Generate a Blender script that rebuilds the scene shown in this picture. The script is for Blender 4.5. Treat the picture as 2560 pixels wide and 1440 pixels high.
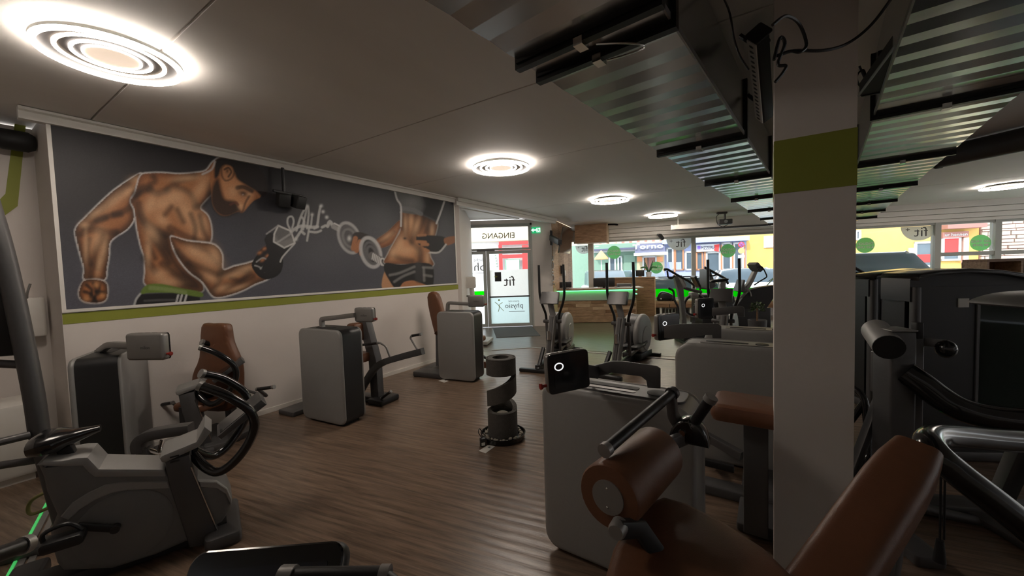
import bpy, bmesh, math, random
import numpy as np
from mathutils import Matrix, Vector
random.seed(7)
scene = bpy.context.scene
for o in list(bpy.data.objects): bpy.data.objects.remove(o)
# ---------------------------------------------------------------- camera
FPX = 960.0; PIT = math.radians(2.69); ROLL = math.radians(-1.79); CAMH = 1.6
_fw = np.array([0, math.cos(PIT), -math.sin(PIT)]); _u0 = np.array([0, math.sin(PIT), math.cos(PIT)]); _r0 = np.array([1., 0, 0])
_rt = math.cos(ROLL)*_r0 + math.sin(ROLL)*_u0; _up = -math.sin(ROLL)*_r0 + math.cos(ROLL)*_u0
CAM = np.array([0, 0, CAMH])
cam = bpy.data.cameras.new('camera'); cam_o = bpy.data.objects.new('camera', cam)
scene.collection.objects.link(cam_o); scene.camera = cam_o
cam.sensor_fit = 'HORIZONTAL'; cam.sensor_width = 36; cam.lens = FPX/2560*36; cam.clip_start = .02; cam.clip_end = 300
mw = Matrix.Identity(4)
for i in range(3):
    mw[i][0] = _rt[i]; mw[i][1] = _up[i]; mw[i][2] = -_fw[i]; mw[i][3] = CAM[i]
cam_o.matrix_world = mw
# ---------------------------------------------------------------- world, sun, exposure
SKY = 1.9; SUN = 1.8; LAMP = 26.0; EXPO = 1.0
world = bpy.data.worlds.new('world'); scene.world = world; world.use_nodes = True
wn = world.node_tree; bgn = wn.nodes['Background']
bgn.inputs[0].default_value = (.86, .93, 1.0, 1); bgn.inputs[1].default_value = SKY
sd = bpy.data.lights.new('sun_offscreen', 'SUN'); sd.energy = SUN; sd.angle = .02; sd.color = (1, .96, .9)
so = bpy.data.objects.new('sun_offscreen', sd); scene.collection.objects.link(so)
so.rotation_euler = Vector((.45, .62, -.75)).to_track_quat('-Z', 'Y').to_euler()
vs = scene.view_settings; vs.view_transform = 'Standard'; vs.look = 'None'; vs.exposure = EXPO; vs.gamma = 1; vs.use_curve_mapping = False
# ---------------------------------------------------------------- photo pixel to place
def ray(x, y): return _fw + _rt*((x-1280)/FPX) - _up*((y-720)/FPX)
def gp(x, y, z=0.):
    d = ray(x, y); return CAM + d*((z-CAMH)/d[2])
def dep(x, y, Y):
    d = ray(x, y); return CAM + d*(Y/d[1])
def azv(a):
    a = math.radians(a); return np.array([math.sin(a), math.cos(a), 0])
class Fr:
    """upright frame: local x runs along compass angle a, local y to its left, z up"""
    def __init__(s, O, a):
        s.O = np.array([O[0], O[1], 0.]); s.a = a; s.u = azv(a); s.n = azv(a-90)
    def loc(s, P):
        d = np.array(P)-s.O; return (float(d@s.u), float(d@s.n), float(d[2]))
    def w(s, x, y, z=0): return s.O + s.u*x + s.n*y + np.array([0, 0, z])
    def p(s, x, y, off=0.):                    # pixel seen on the upright plane local y = off
        d = ray(x, y); t = ((s.O-CAM)@s.n + off)/(d@s.n); return s.loc(CAM+d*t)
    def q(s, x, y, off=0.):                    # pixel seen on the upright plane local x = off
        d = ray(x, y); t = ((s.O-CAM)@s.u + off)/(d@s.u); return s.loc(CAM+d*t)
    def g(s, x, y, z=0.): return s.loc(gp(x, y, z))
    def o(s, pts, off=0.): return [(lambda r: (r[0], r[2]))(s.p(x, y, off)) for x, y in pts]
    def sub(s, x, y, a): return Fr(s.w(x, y), a)
# ---------------------------------------------------------------- mesh building
def offs(ol, d):
    n = len(ol); out = []
    A = sum(ol[i][0]*ol[(i+1) % n][1]-ol[(i+1) % n][0]*ol[i][1] for i in range(n)); sg = 1 if A > 0 else -1
    for i in range(n):
        p, c, q = ol[i-1], ol[i], ol[(i+1) % n]
        e1 = (c[0]-p[0], c[1]-p[1]); e2 = (q[0]-c[0], q[1]-c[1])
        l1 = math.hypot(*e1) or 1e-9; l2 = math.hypot(*e2) or 1e-9
        n1 = (-e1[1]/l1*sg, e1[0]/l1*sg); n2 = (-e2[1]/l2*sg, e2[0]/l2*sg)
        m = (n1[0]+n2[0], n1[1]+n2[1]); k = max(m[0]*n1[0]+m[1]*n1[1], .35)
        out.append((c[0]+m[0]/k*d, c[1]+m[1]/k*d))
    return out
def rrect(x0, x1, y0, y1, r, n=4):
    if not isinstance(r, (tuple, list)): r = (r,)*4
    out = []
    for (cx, cy, a0, rr) in ((x1-r[0], y1-r[0], 0, r[0]), (x0+r[1], y1-r[1], 90, r[1]), (x0+r[2], y0+r[2], 180, r[2]), (x1-r[3], y0+r[3], 270, r[3])):
        for k in range(n+1):
            a = math.radians(a0+90*k/n); out.append((cx+rr*math.cos(a), cy+rr*math.sin(a)))
    return out
def circ(cx, cy, r, n=20, ry=None): return [(cx+r*math.cos(2*math.pi*k/n), cy+(ry or r)*math.sin(2*math.pi*k/n)) for k in range(n)]
def fillet(pts, r, n=4):
    """round the inner corners of an open 3d path"""
    out = [Vector(pts[0])]
    for i in range(1, len(pts)-1):
        a, b, c = Vector(pts[i-1]), Vector(pts[i]), Vector(pts[i+1])
        rr = min(r, (a-b).length*.48, (c-b).length*.48)
        p = b+(a-b).normalized()*rr; q = b+(c-b).normalized()*rr
        for k in range(n+1):
            t = k/n; out.append(p*(1-t)**2+b*2*t*(1-t)+q*t*t)
    out.append(Vector(pts[-1])); return out
def cat(pts, n=6, closed=False):
    P = [Vector(p) for p in pts]; m = len(P); out = []
    for i in range(m if closed else m-1):
        g = (lambda j: P[j % m]) if closed else (lambda j: P[max(0, min(m-1, j))])
        a, b, c, d = g(i-1), g(i), g(i+1), g(i+2)
        for k in range(n):
            t = k/n; out.append(.5*((2*b)+(c-a)*t+(2*a-5*b+4*c-d)*t*t+(3*b-a-3*c+d)*t**3))
    if not closed: out.append(P[-1])
    return out
def cat2(pts, n=5, closed=True): return [(v.x, v.y) for v in cat([(p[0], p[1], 0) for p in pts], n, closed)]
class B:
    def __init__(s): s.v = []; s.f = []; s.M = None
    def at(s, M): s.M = M; return s
    def add(s, vs, fs):
        k = len(s.v)
        for v in vs:
            v = Vector(v); s.v.append(tuple(s.M @ v) if s.M else tuple(v))
        s.f += [tuple(i+k for i in f) for f in fs]; return s
    def box(s, x0, x1, y0, y1, z0, z1):
        return s.add([(x, y, z) for z in (z0, z1) for y in (y0, y1) for x in (x0, x1)],
                     [(0, 2, 3, 1), (4, 5, 7, 6), (0, 1, 5, 4), (2, 6, 7, 3), (0, 4, 6, 2), (1, 3, 7, 5)])
    def prism(s, ol, d0, d1, ax='y', b=0., n=2):
        f = {'y': lambda a, c, d: (a, d, c), 'z': lambda a, c, d: (a, c, d), 'x': lambda a, c, d: (d, a, c)}[ax]
        rings = []
        if d1 < d0: d0, d1 = d1, d0
        if b > 0:
            b = min(b, (d1-d0)*.49)
            st = [(b*(1-math.sin(math.pi/2*k/n)), b*(1-math.cos(math.pi/2*k/n))) for k in range(n+1)]
            rings = [(i, d0+e) for i, e in st] + [(i, d1-e) for i, e in reversed(st)]
        else: rings = [(0, d0), (0, d1)]
        m = len(ol); vs = []; fs = []
        for i, d in rings:
            for a, c in (offs(ol, i) if i > 1e-6 else ol): vs.append(f(a, c, d))
        for r in range(len(rings)-1):
            for j in range(m):
                k = (j+1) % m; fs.append((r*m+j, r*m+k, (r+1)*m+k, (r+1)*m+j))
        fs.append(tuple(range(m))); fs.append(tuple((len(rings)-1)*m+j for j in range(m)))
        return s.add(vs, fs)
    def rbox(s, x0, x1, y0, y1, z0, z1, r=.02, b=None, ax='z', n=4):
        b = r*.6 if b is None else b
        if ax == 'z': return s.prism(rrect(x0, x1, y0, y1, r, n), z0, z1, 'z', b)
        if ax == 'y': return s.prism(rrect(x0, x1, z0, z1, r, n), y0, y1, 'y', b)
        return s.prism(rrect(y0, y1, z0, z1, r, n), x0, x1, 'x', b)
    def sweep(s, pts, prof, up=(0, 0, 1), closed=False, scale=None):
        P = [Vector(p) for p in pts]; m = len(prof); n = len(P); vs = []; fs = []
        T = []
        for i in range(n):
            a = P[i-1] if (i or closed) else P[0]; c = P[(i+1) % n] if (i < n-1 or closed) else P[-1]
            T.append((c-a).normalized())
        U = Vector(up); x = T[0].cross(U)
        if x.length < 1e-3: x = T[0].cross(Vector((1, 0, 0)))
        x.normalize()
        for i in range(n):
            x = x-T[i]*x.dot(T[i]); x.normalize(); y = x.cross(T[i])
            k = scale[i] if scale else 1
            for a, c in prof: vs.append(P[i]+x*a*k+y*c*k)
        for i in range(n if closed else n-1):
            for j in range(m):
                q = (i+1) % n; k = (j+1) % m; fs.append((i*m+j, i*m+k, q*m+k, q*m+j))
        if not closed: fs.append(tuple(range(m))); fs.append(tuple((n-1)*m+j for j in range(m)))
        return s.add(vs, fs)
    def tube(s, pts, r, seg=10, closed=False, scale=None): return s.sweep(pts, circ(0, 0, r, seg), closed=closed, scale=scale)
    def bar(s, pts, w, h, up=(0, 0, 1), rr=.006, scale=None): return s.sweep(pts, rrect(-w/2, w/2, -h/2, h/2, rr, 2), up, scale=scale)
    def lathe(s, prof, seg=24, c=(0, 0, 0), ax='z', closed=False):
        vs = []; fs = []; m = len(prof)
        for k in range(seg):
            a = 2*math.pi*k/seg
            for r, z in prof:
                p = (r*math.cos(a), r*math.sin(a), z)
                if ax == 'y': p = (p[0], p[2], p[1])
                if ax == 'x': p = (p[2], p[0], p[1])
                vs.append((p[0]+c[0], p[1]+c[1], p[2]+c[2]))
        for k in range(seg):
            q = (k+1) % seg
            for j in range(m if closed else m-1):
                i = (j+1) % m; fs.append((k*m+j, q*m+j, q*m+i, k*m+i))
        if not closed:
            if prof[0][0] > 1e-6: fs.append(tuple(k*m for k in range(seg)))
            if prof[-1][0] > 1e-6: fs.append(tuple(k*m+m-1 for k in range(seg)))
        return s.add(vs, fs)
    def ball(s, c, rx, ry=None, rz=None, seg=14, rings=8):
        ry = ry or rx; rz = rz or rx
        vs = []; fs = []
        for i in range(rings+1):
            t = math.pi*i/rings
            for k in range(seg):
                a = 2*math.pi*k/seg; vs.append((c[0]+rx*math.sin(t)*math.cos(a), c[1]+ry*math.sin(t)*math.sin(a), c[2]+rz*math.cos(t)))
        for i in range(rings):
            for k in range(seg):
                q = (k+1) % seg; fs.append((i*seg+k, (i+1)*seg+k, (i+1)*seg+q, i*seg+q))
        return s.add(vs, fs)
    def quad(s, a, b, c, d): return s.add([a, b, c, d], [(0, 1, 2, 3)])
def mesh_of(name, b):
    me = bpy.data.meshes.new(name); me.from_pydata(b.v, [], b.f)
    bm = bmesh.new(); bm.from_mesh(me)
    bmesh.ops.remove_doubles(bm, verts=bm.verts, dist=1e-5)
    bmesh.ops.recalc_face_normals(bm, faces=bm.faces)
    bm.to_mesh(me); bm.free()
    for p in me.polygons: p.use_smooth = True
    me.set_sharp_from_angle(angle=math.radians(38)); return me
def ob(name, b, mat, parent=None, label=None):
    me = b if isinstance(b, bpy.types.Mesh) else mesh_of(name, b)
    if mat and not me.materials: me.materials.append(mat)
    o = bpy.data.objects.new(name, me); scene.collection.objects.link(o)
    if parent: o.parent = parent
    if label: o['label'] = label
    return o
def tag(o, label, cat_, group=None):
    o['label'] = label; o['category'] = cat_
    if group: o['group'] = group
    return o
def thing(name, label, cat_, fr=None, group=None, loc=(0, 0, 0), rz=0):
    o = bpy.data.objects.new(name, None); scene.collection.objects.link(o); o.empty_display_size = .1
    if fr: o.location = tuple(fr.O); o.rotation_euler = (0, 0, math.radians(90-fr.a))
    else: o.location = loc; o.rotation_euler = (0, 0, rz)
    return tag(o, label, cat_, group)
def place(o, fr): o.location = tuple(fr.O); o.rotation_euler = (0, 0, math.radians(90-fr.a)); return o
def struct(name, b, mat, fr=None):
    o = ob(name, b, mat); o['kind'] = 'structure'
    if fr: place(o, fr)
    return o
def copy_tree(o, parent=None):
    c = o.copy(); scene.collection.objects.link(c); c.parent = parent
    for ch in list(o.children): copy_tree(ch, c)
    return c
def text_mesh(body, size, ext=.001, align='CENTER', bold=0.):
    cu = bpy.data.curves.new('txt', 'FONT'); cu.body = body; cu.size = size; cu.extrude = ext; cu.align_x = align; cu.align_y = 'CENTER'; cu.offset = bold; cu.resolution_u = 2
    o = bpy.data.objects.new('txt', cu); scene.collection.objects.link(o)
    dg = bpy.context.evaluated_depsgraph_get(); me = bpy.data.meshes.new_from_object(o.evaluated_get(dg))
    bpy.data.objects.remove(o); return me
def text(name, body, size, mat, parent, c, xdir=(1, 0, 0), ydir=(0, 0, 1), ext=.001, bold=0., sx=1., align='CENTER'):
    me = text_mesh(body, size, ext, align, bold); X = Vector(xdir).normalized(); Y = Vector(ydir).normalized(); Z = X.cross(Y)
    M = Matrix(((X.x*sx, Y.x, Z.x, c[0]), (X.y*sx, Y.y, Z.y, c[1]), (X.z*sx, Y.z, Z.z, c[2]), (0, 0, 0, 1)))
    me.transform(M); me.materials.clear(); return ob(name, me, mat, parent)
# ---------------------------------------------------------------- materials
MAT = {}
def mat(name, col, rough=.5, metal=0., var=.08, scale=12., bump=0., bscale=None, coat=0., emit=None, es=0., stretch=None, alpha=None, spec=.5, coord='Object'):
    m = bpy.data.materials.new(name); m.use_nodes = True; nt = m.node_tree; N = nt.nodes; L = nt.links; p = N['Principled BSDF']
    tc = N.new('ShaderNodeTexCoord'); src = tc.outputs[coord]
    if stretch:
        mp = N.new('ShaderNodeMapping'); mp.inputs['Scale'].default_value = stretch[:3]
        if len(stretch) > 3: mp.inputs['Rotation'].default_value = (0, 0, math.radians(stretch[3]))
        mp.vector_type = 'TEXTURE' if False else 'POINT'
        L.new(src, mp.inputs[0]); src = mp.outputs[0]
    nz = N.new('ShaderNodeTexNoise'); nz.inputs['Scale'].default_value = scale; nz.inputs['Detail'].default_value = 5; L.new(src, nz.inputs['Vector'])
    mx = N.new('ShaderNodeMix'); mx.data_type = 'RGBA'
    lo = [max(0, c*(1-var)) for c in col]; hi = [min(1, c*(1+var)) for c in col]
    mx.inputs[6].default_value = (*lo, 1); mx.inputs[7].default_value = (*hi, 1)
    L.new(nz.outputs['Fac'], mx.inputs[0]); L.new(mx.outputs[2], p.inputs['Base Color'])
    p.inputs['Roughness'].default_value = rough; p.inputs['Metallic'].default_value = metal; p.inputs['Specular IOR Level'].default_value = spec
    if coat: p.inputs['Coat Weight'].default_value = coat; p.inputs['Coat Roughness'].default_value = .12
    if bump:
        n2 = N.new('ShaderNodeTexNoise'); n2.inputs['Scale'].default_value = bscale or scale*6; n2.inputs['Detail'].default_value = 3; L.new(src, n2.inputs['Vector'])
        bp = N.new('ShaderNodeBump'); bp.inputs['Strength'].default_value = bump; bp.inputs['Distance'].default_value = .01
        L.new(n2.outputs['Fac'], bp.inputs['Height']); L.new(bp.outputs[0], p.inputs['Normal'])
    if emit: p.inputs['Emission Color'].default_value = (*emit, 1); p.inputs['Emission Strength'].default_value = es
    if alpha is not None: p.inputs['Alpha'].default_value = alpha
    MAT[name] = m; return m
def glassy(name, tint=(1, 1, 1), refl=.08, body=0., bcol=(1, 1, 1)):
    """thin pane: see-through, a little mirror, optionally part film"""
    m = bpy.data.materials.new(name); m.use_nodes = True; nt = m.node_tree; N = nt.nodes; L = nt.links; N.remove(N['Principled BSDF'])
    out = N['Material Output']; tr = N.new('ShaderNodeBsdfTransparent'); tr.inputs[0].default_value = (*tint, 1)
    gl = N.new('ShaderNodeBsdfGlossy'); gl.inputs['Roughness'].default_value = .03; fz = N.new('ShaderNodeFresnel'); fz.inputs[0].default_value = 1.3
    mx = N.new('ShaderNodeMixShader'); mm = N.new('ShaderNodeMath'); mm.operation = 'MULTIPLY'; mm.inputs[1].default_value = refl/.08
    L.new(fz.outputs[0], mm.inputs[0]); L.new(mm.outputs[0], mx.inputs[0]); L.new(tr.outputs[0], mx.inputs[1]); L.new(gl.outputs[0], mx.inputs[2]); last = mx
    if body:
        tl = N.new('ShaderNodeBsdfTranslucent'); df = N.new('ShaderNodeBsdfDiffuse'); tc = N.new('ShaderNodeTexCoord'); nz = N.new('ShaderNodeTexNoise'); nz.inputs['Scale'].default_value = 30
        L.new(tc.outputs['Object'], nz.inputs['Vector']); mc = N.new('ShaderNodeMix'); mc.data_type = 'RGBA'; mc.inputs[6].default_value = (*bcol, 1); mc.inputs[7].default_value = (*[c*.94 for c in bcol], 1)
        L.new(nz.outputs['Fac'], mc.inputs[0]); L.new(mc.outputs[2], tl.inputs[0]); L.new(mc.outputs[2], df.inputs[0])
        m2 = N.new('ShaderNodeMixShader'); m2.inputs[0].default_value = .15; L.new(tl.outputs[0], m2.inputs[1]); L.new(df.outputs[0], m2.inputs[2])
        m3 = N.new('ShaderNodeMixShader'); m3.inputs[0].default_value = body; L.new(mx.outputs[0], m3.inputs[1]); L.new(m2.outputs[0], m3.inputs[2]); last = m3
    L.new(last.outputs[0], out.inputs[0]); MAT[name] = m; return m
def wood(name, c1, c2, stretch, rough=.5, scale=3., rot=0., bump=.15, fine=40., spec=.5, strips=0.):
    """streaky timber: long noise streaks across the grain"""
    m = bpy.data.materials.new(name); m.use_nodes = True; nt = m.node_tree; N = nt.nodes; L = nt.links; p = N['Principled BSDF']
    tc = N.new('ShaderNodeTexCoord'); r = N.new('ShaderNodeMapping'); r.inputs['Rotation'].default_value = (0, 0, math.radians(rot)); L.new(tc.outputs['Object'], r.inputs[0])
    mp = N.new('ShaderNodeMapping'); mp.inputs['Scale'].default_value = stretch; L.new(r.outputs[0], mp.inputs[0])
    n1 = N.new('ShaderNodeTexNoise'); n1.inputs['Scale'].default_value = scale; n1.inputs['Detail'].default_value = 6; n1.inputs['Distortion'].default_value = .4; L.new(mp.outputs[0], n1.inputs['Vector'])
    n2 = N.new('ShaderNodeTexNoise'); n2.inputs['Scale'].default_value = fine; n2.inputs['Detail'].default_value = 4; L.new(mp.outputs[0], n2.inputs['Vector'])
    ad = N.new('ShaderNodeMath'); ad.operation = 'MULTIPLY_ADD'; ad.inputs[1].default_value = .45; L.new(n2.outputs['Fac'], ad.inputs[0]); L.new(n1.outputs['Fac'], ad.inputs[2])
    cr = N.new('ShaderNodeValToRGB'); cr.color_ramp.elements[0].position = .45; cr.color_ramp.elements[0].color = (*c1, 1); cr.color_ramp.elements[1].position = .95; cr.color_ramp.elements[1].color = (*c2, 1)
    L.new(ad.outputs[0], cr.inputs[0]); L.new(cr.outputs[0], p.inputs['Base Color']); p.inputs['Roughness'].default_value = rough; p.inputs['Specular IOR Level'].default_value = spec
    if bump:
        bp = N.new('ShaderNodeBump'); bp.inputs['Strength'].default_value = bump; bp.inputs['Distance'].default_value = .004; L.new(ad.outputs[0], bp.inputs['Height']); L.new(bp.outputs[0], p.inputs['Normal'])
        if strips:
            wv = N.new('ShaderNodeTexWave'); wv.wave_type = 'BANDS'; wv.bands_direction = 'Y'; wv.inputs['Scale'].default_value = strips; wv.inputs['Distortion'].default_value = .6; wv.inputs['Detail'].default_value = 1; L.new(r.outputs[0], wv.inputs['Vector'])
            b2 = N.new('ShaderNodeBump'); b2.inputs['Strength'].default_value = .5; b2.inputs['Distance'].default_value = .0022; L.new(wv.outputs['Fac'], b2.inputs['Height']); L.new(b2.outputs[0], bp.inputs['Normal'])
    MAT[name] = m; return m
mat('white_wall', (.72, .665, .625), .7, var=.03, scale=3, bump=.05, bscale=60)
mat('ceiling', (.80, .765, .725), .65, var=.05, scale=1.2, bump=.12, bscale=5, stretch=(.5, 3, 1, 0))
mat('olive', (.27, .29, .035), .6, var=.05)
mat('white_trim', (.78, .75, .70), .5, var=.03)
mat('grey_trim', (.42, .43, .40), .45, var=.03)
wood('floor_wood', (.066, .042, .028), (.27, .185, .13), (.9, 16, 1), .30, 2.2, rot=23, bump=.35, fine=9, spec=.5, strips=4.2)
wood('floor_reception', (.055, .045, .033), (.16, .13, .10), (.9, 14, 1), .28, 2.0, rot=23, bump=.2, fine=9, spec=.5, strips=4.2)
wood('oak', (.22, .125, .065), (.52, .33, .20), (2.5, 20, 20), .5, 1.6, bump=.1, fine=6)
wood('oak_light', (.42, .27, .16), (.68, .48, .32), (2.5, 20, 20), .5, 1.6, bump=.1, fine=6)
wood('oak_dark', (.13, .065, .032), (.34, .19, .10), (2.5, 20, 20), .5, 1.6, bump=.1, fine=6)
mat('silver', (.30, .29, .28), .42, metal=.55, var=.04, scale=40)
mat('silver_panel', (.33, .325, .315), .5, metal=.25, var=.05, scale=60)
mat('graphite', (.10, .097, .098), .42, metal=.3, var=.08, scale=40)
mat('grey_plastic', (.17, .165, .16), .5, var=.06, scale=30)
mat('dark_plastic', (.016, .016, .017), .45, var=.1, scale=30)
mat('black_gloss', (.008, .008, .009), .16, var=.1, coat=.4)
mat('black_rubber', (.012, .012, .013), .38, var=.15, scale=60, bump=.05)
mat('chrome', (.75, .75, .74), .14, metal=1, var=.03)
mat('leather', (.155, .062, .030), .42, var=.12, scale=25, bump=.12, bscale=260)
mat('screen', (.010, .012, .014), .12, var=.15, coat=.6)
mat('screen_mark', (.9, .9, .9), .4, emit=(1, 1, 1), es=.5)
mat('red_plastic', (.30, .018, .012), .35, var=.08)
mat('duct_steel', (.46, .49, .51), .21, metal=.95, var=.10, scale=5, bump=.03, bscale=14)
mat('flange', (.010, .010, .010), .4, metal=.3, var=.1)
mat('stone', (.085, .078, .07), .85, var=.25, scale=30, bump=.5, bscale=120)
mat('pebble', (.34, .31, .26), .8, var=.35, scale=14)
mat('paper', (.72, .70, .66), .7, var=.03)
mat('ink', (.02, .02, .02), .6)
mat('ink_grey', (.12, .12, .12), .6)
mat('doormat', (.10, .105, .105), .95, var=.25, scale=140, bump=.6, bscale=300)
mat('green_led', (.1, .6, .2), .4, emit=(.10, 1, .22), es=2.4)
mat('green_led_dim', (.1, .6, .2), .4, emit=(.10, 1, .22), es=.16)
mat('lamp_glow', (1, 1, 1), .4, emit=(1, .90, .80), es=LAMP)
mat('lamp_warm', (1, 1, 1), .4, emit=(1, .80, .60), es=LAMP*.55)
mat('lamp_disc', (.8, .7, .6), .5, emit=(1, .78, .60), es=LAMP*.014)
mat('lamp_body', (.012, .010, .010), .7, spec=.1)
mat('black_matte', (.010, .010, .010), .6, var=.1)
glassy('glass', (.98, 1, .99), .05)
glassy('glass_smoke', (.35, .40, .37), .10, .75, (.20, .25, .22))
glassy('film_frost', (.9, .97, .97), .05, .9, (.86, .95, .95))
glassy('film_white', (1, 1, 1), .05, .92, (.95, .95, .93))
glassy('film_grey', (.9, .9, .9), .04, .82, (.66, .68, .66))
glassy('film_green', (.7, .95, .72), .04, .80, (.30, .62, .32))
glassy('film_lime', (.2, 1, .1), .04, .95, (.03, 1.0, .02))
# ================================================================ the room
WA = 32.9
FW = Fr(azv(WA-90)*4.896, WA)            # mural wall: x along the wall, y into the wall
WF = Fr(gp(1640, 786), -71)              # window wall: x to the left, y into the room
FD = Fr((0, 0), 39.2)                    # ducts
DW = Fr((1.0, 10.78), -90)               # entrance wall: x to the left, y into the room
CEIL = 3.0
def pt(v): return (float(v[0]), float(v[1]))
polyA = [pt(FW.w(-3, .7)), pt(FW.w(5.65, .7)), pt(DW.w(2.45, 0)), pt(DW.w(-.1, 0)), pt(WF.w(2.75, 0)), pt(WF.w(-13, 0)), pt(FW.w(-3, -16))]
struct('floor', B().prism(polyA, -.12, 0, 'z'), MAT['floor_wood'])
struct('ceiling', B().prism(polyA, CEIL+.02, CEIL+.2, 'z'), MAT['ceiling'])
CE = bpy.data.objects['ceiling']
# reception floor zone lies behind the threshold strip
thr_a, thr_b, thr_c = gp(1140, 882), gp(1330, 869), gp(1700, 900)
zone = [pt(gp(1140, 880)), pt(gp(1330, 868)), pt(gp(1700, 893)), pt(WF.w(-3.2, .1)), pt(WF.w(2.6, .1)), pt(DW.w(0, .1)), pt(DW.w(2.2, .1))]
ob('floor_covering', B().prism(zone, -.01, .004, 'z'), MAT['floor_reception'], bpy.data.objects['floor'])
ob('threshold_strip', B().bar([(*pt(thr_a), .004), (*pt(thr_b), .004), (*pt(thr_c), .004)], .05, .01), MAT['grey_trim'], bpy.data.objects['floor'])
# ceiling boards with open seams
sx = [FW.g(x, y, CEIL)[0] for x, y in ((220, 306), (1009, 468), (1256, 530), (1407, 557))]
sx = [sx[0]-3.4, sx[0], (sx[0]+sx[1])/2-.02, sx[1], sx[2], sx[3], sx[3]+2.6, sx[3]+5.2]
for i in range(len(sx)-1):
    a, b = sx[i]+.007, sx[i+1]-.007
    y0 = .6 if b < .7 else -.02
    o = ob('ceiling_board', B().prism([(a, y0), (b, y0), (b, -15.5), (a, -15.5)], CEIL, CEIL+.019, 'z', .002, 1), MAT['ceiling'], CE); place(o, FW)
# mural wall
wl = struct('wall_left', B().box(.64, 5.65, 0, .2, 0, CEIL), MAT['white_wall'], FW)
ob('green_stripe', B().box(.642, 5.655, -.003, .01, 1.262, 1.352), MAT['olive'], wl)
struct('baseboard_left', B().box(.66, 5.64, -.014, .02, 0, .055), MAT['white_trim'], FW)
struct('trim_1', B().prism([(-.05, 2.905), (.02, 2.905), (.02, 2.995), (-.075, 2.995), (-.075, 2.975), (-.05, 2.965)], .50, 5.80, 'x'), MAT['white_trim'], FW)
# recess left of the mural
struct('wall_recess', B().box(-3.2, .66, .62, .8, 0, CEIL), MAT['white_wall'], FW)
struct('wall_return', B().box(.64, .70, .2, .7, 0, CEIL), MAT['white_wall'], FW)
rs = bpy.data.objects['wall_recess']
q = [FW.p(x, y, .617) for x, y in ((56, 330), (47, 330), (24, 495), (0, 522), (0, 540), (32, 508))]
def strip(pts, w):
    out = B(); 
    for (a, b) in zip(pts[:-1], pts[1:]): out.bar([(a[0], .617, a[1]), (b[0], .617, b[1])], .004, w, up=(0, 1, 0), rr=.001)
    return out
P1, P2, P3 = [FW.p(x, y, .617) for x, y in ((52, 300), (29, 500), (-60, 575))]
ob('green_stripe', B().prism([(P1[0]-.03, P1[2]), (P1[0]+.03, P1[2]), (P2[0]+.03, P2[2]-.05), (P3[0], P3[2]-.05), (P3[0], P3[2]+.05), (P2[0]-.03, P2[2]+.05)], .612, .63, 'y'), MAT['olive'], rs)
struct('wall_back', B().box(-3.2, -3.0, -16, .8, 0, CEIL), MAT['white_wall'], FW)
pe = FW.loc(WF.w(-13, 0))
struct('wall_right', B().box(-3.2, pe[0], -16.2, -16, 0, CEIL), MAT['white_wall'], FW)
def wall_between(name, P, Q, th, m, z1=CEIL, z0=0):
    d = np.array(Q)-np.array(P); a = math.degrees(math.atan2(d[0], d[1])); L = math.hypot(d[0], d[1])
    return struct(name, B().box(0, L, 0, th, z0, z1), m, Fr(P, a))
wall_between('wall_side', WF.w(-13, 0), FW.w(FW.loc(WF.w(-13, 0))[0], -16), .2, MAT['white_wall'])
# pillar with a painted band
PF = Fr(gp(1935, 1440), 123.5)
pw = PF.p(2134, 1150)[0]
pil = struct('pillar', B().box(0, pw, 0, .30, 0, CEIL), MAT['white_wall'], PF)
ob('green_band', B().box(-.002, pw+.002, -.002, .302, 1.928, 2.180), MAT['olive'], pil)
# entrance recess: side wall, end wall, column and edge beam
mend = FW.w(5.65, .1)
wall_between('wall_alcove', mend, DW.w(2.25, -.1), -.15, MAT['white_wall'])
dl, dr, tt = DW.p(1168, 700)[0], DW.p(1333, 700)[0], DW.p(1250, 560)[2]
struct('wall_entrance', B().box(dl, 2.6, -.2, 0, 0, CEIL).box(dr, dl, -.2, 0, tt, CEIL).box(-.15, dr, -.2, .02, 0, CEIL), MAT['white_wall'], DW)
bx0, bx1 = 5.6, FW.loc(DW.w(0, 0))[0]
struct('trim_2', B().box(bx0, bx1+.2, -.09, .05, 2.86, 2.995).box(bx0, bx1+.2, -.13, -.09, 2.93, 2.995), MAT['white_trim'], FW)
struct('trim_3', B().prism(rrect(.12, .26, 2.86, 2.93, .02), 5.9, 8.2, 'x'), MAT['white_trim'], FW)
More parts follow.
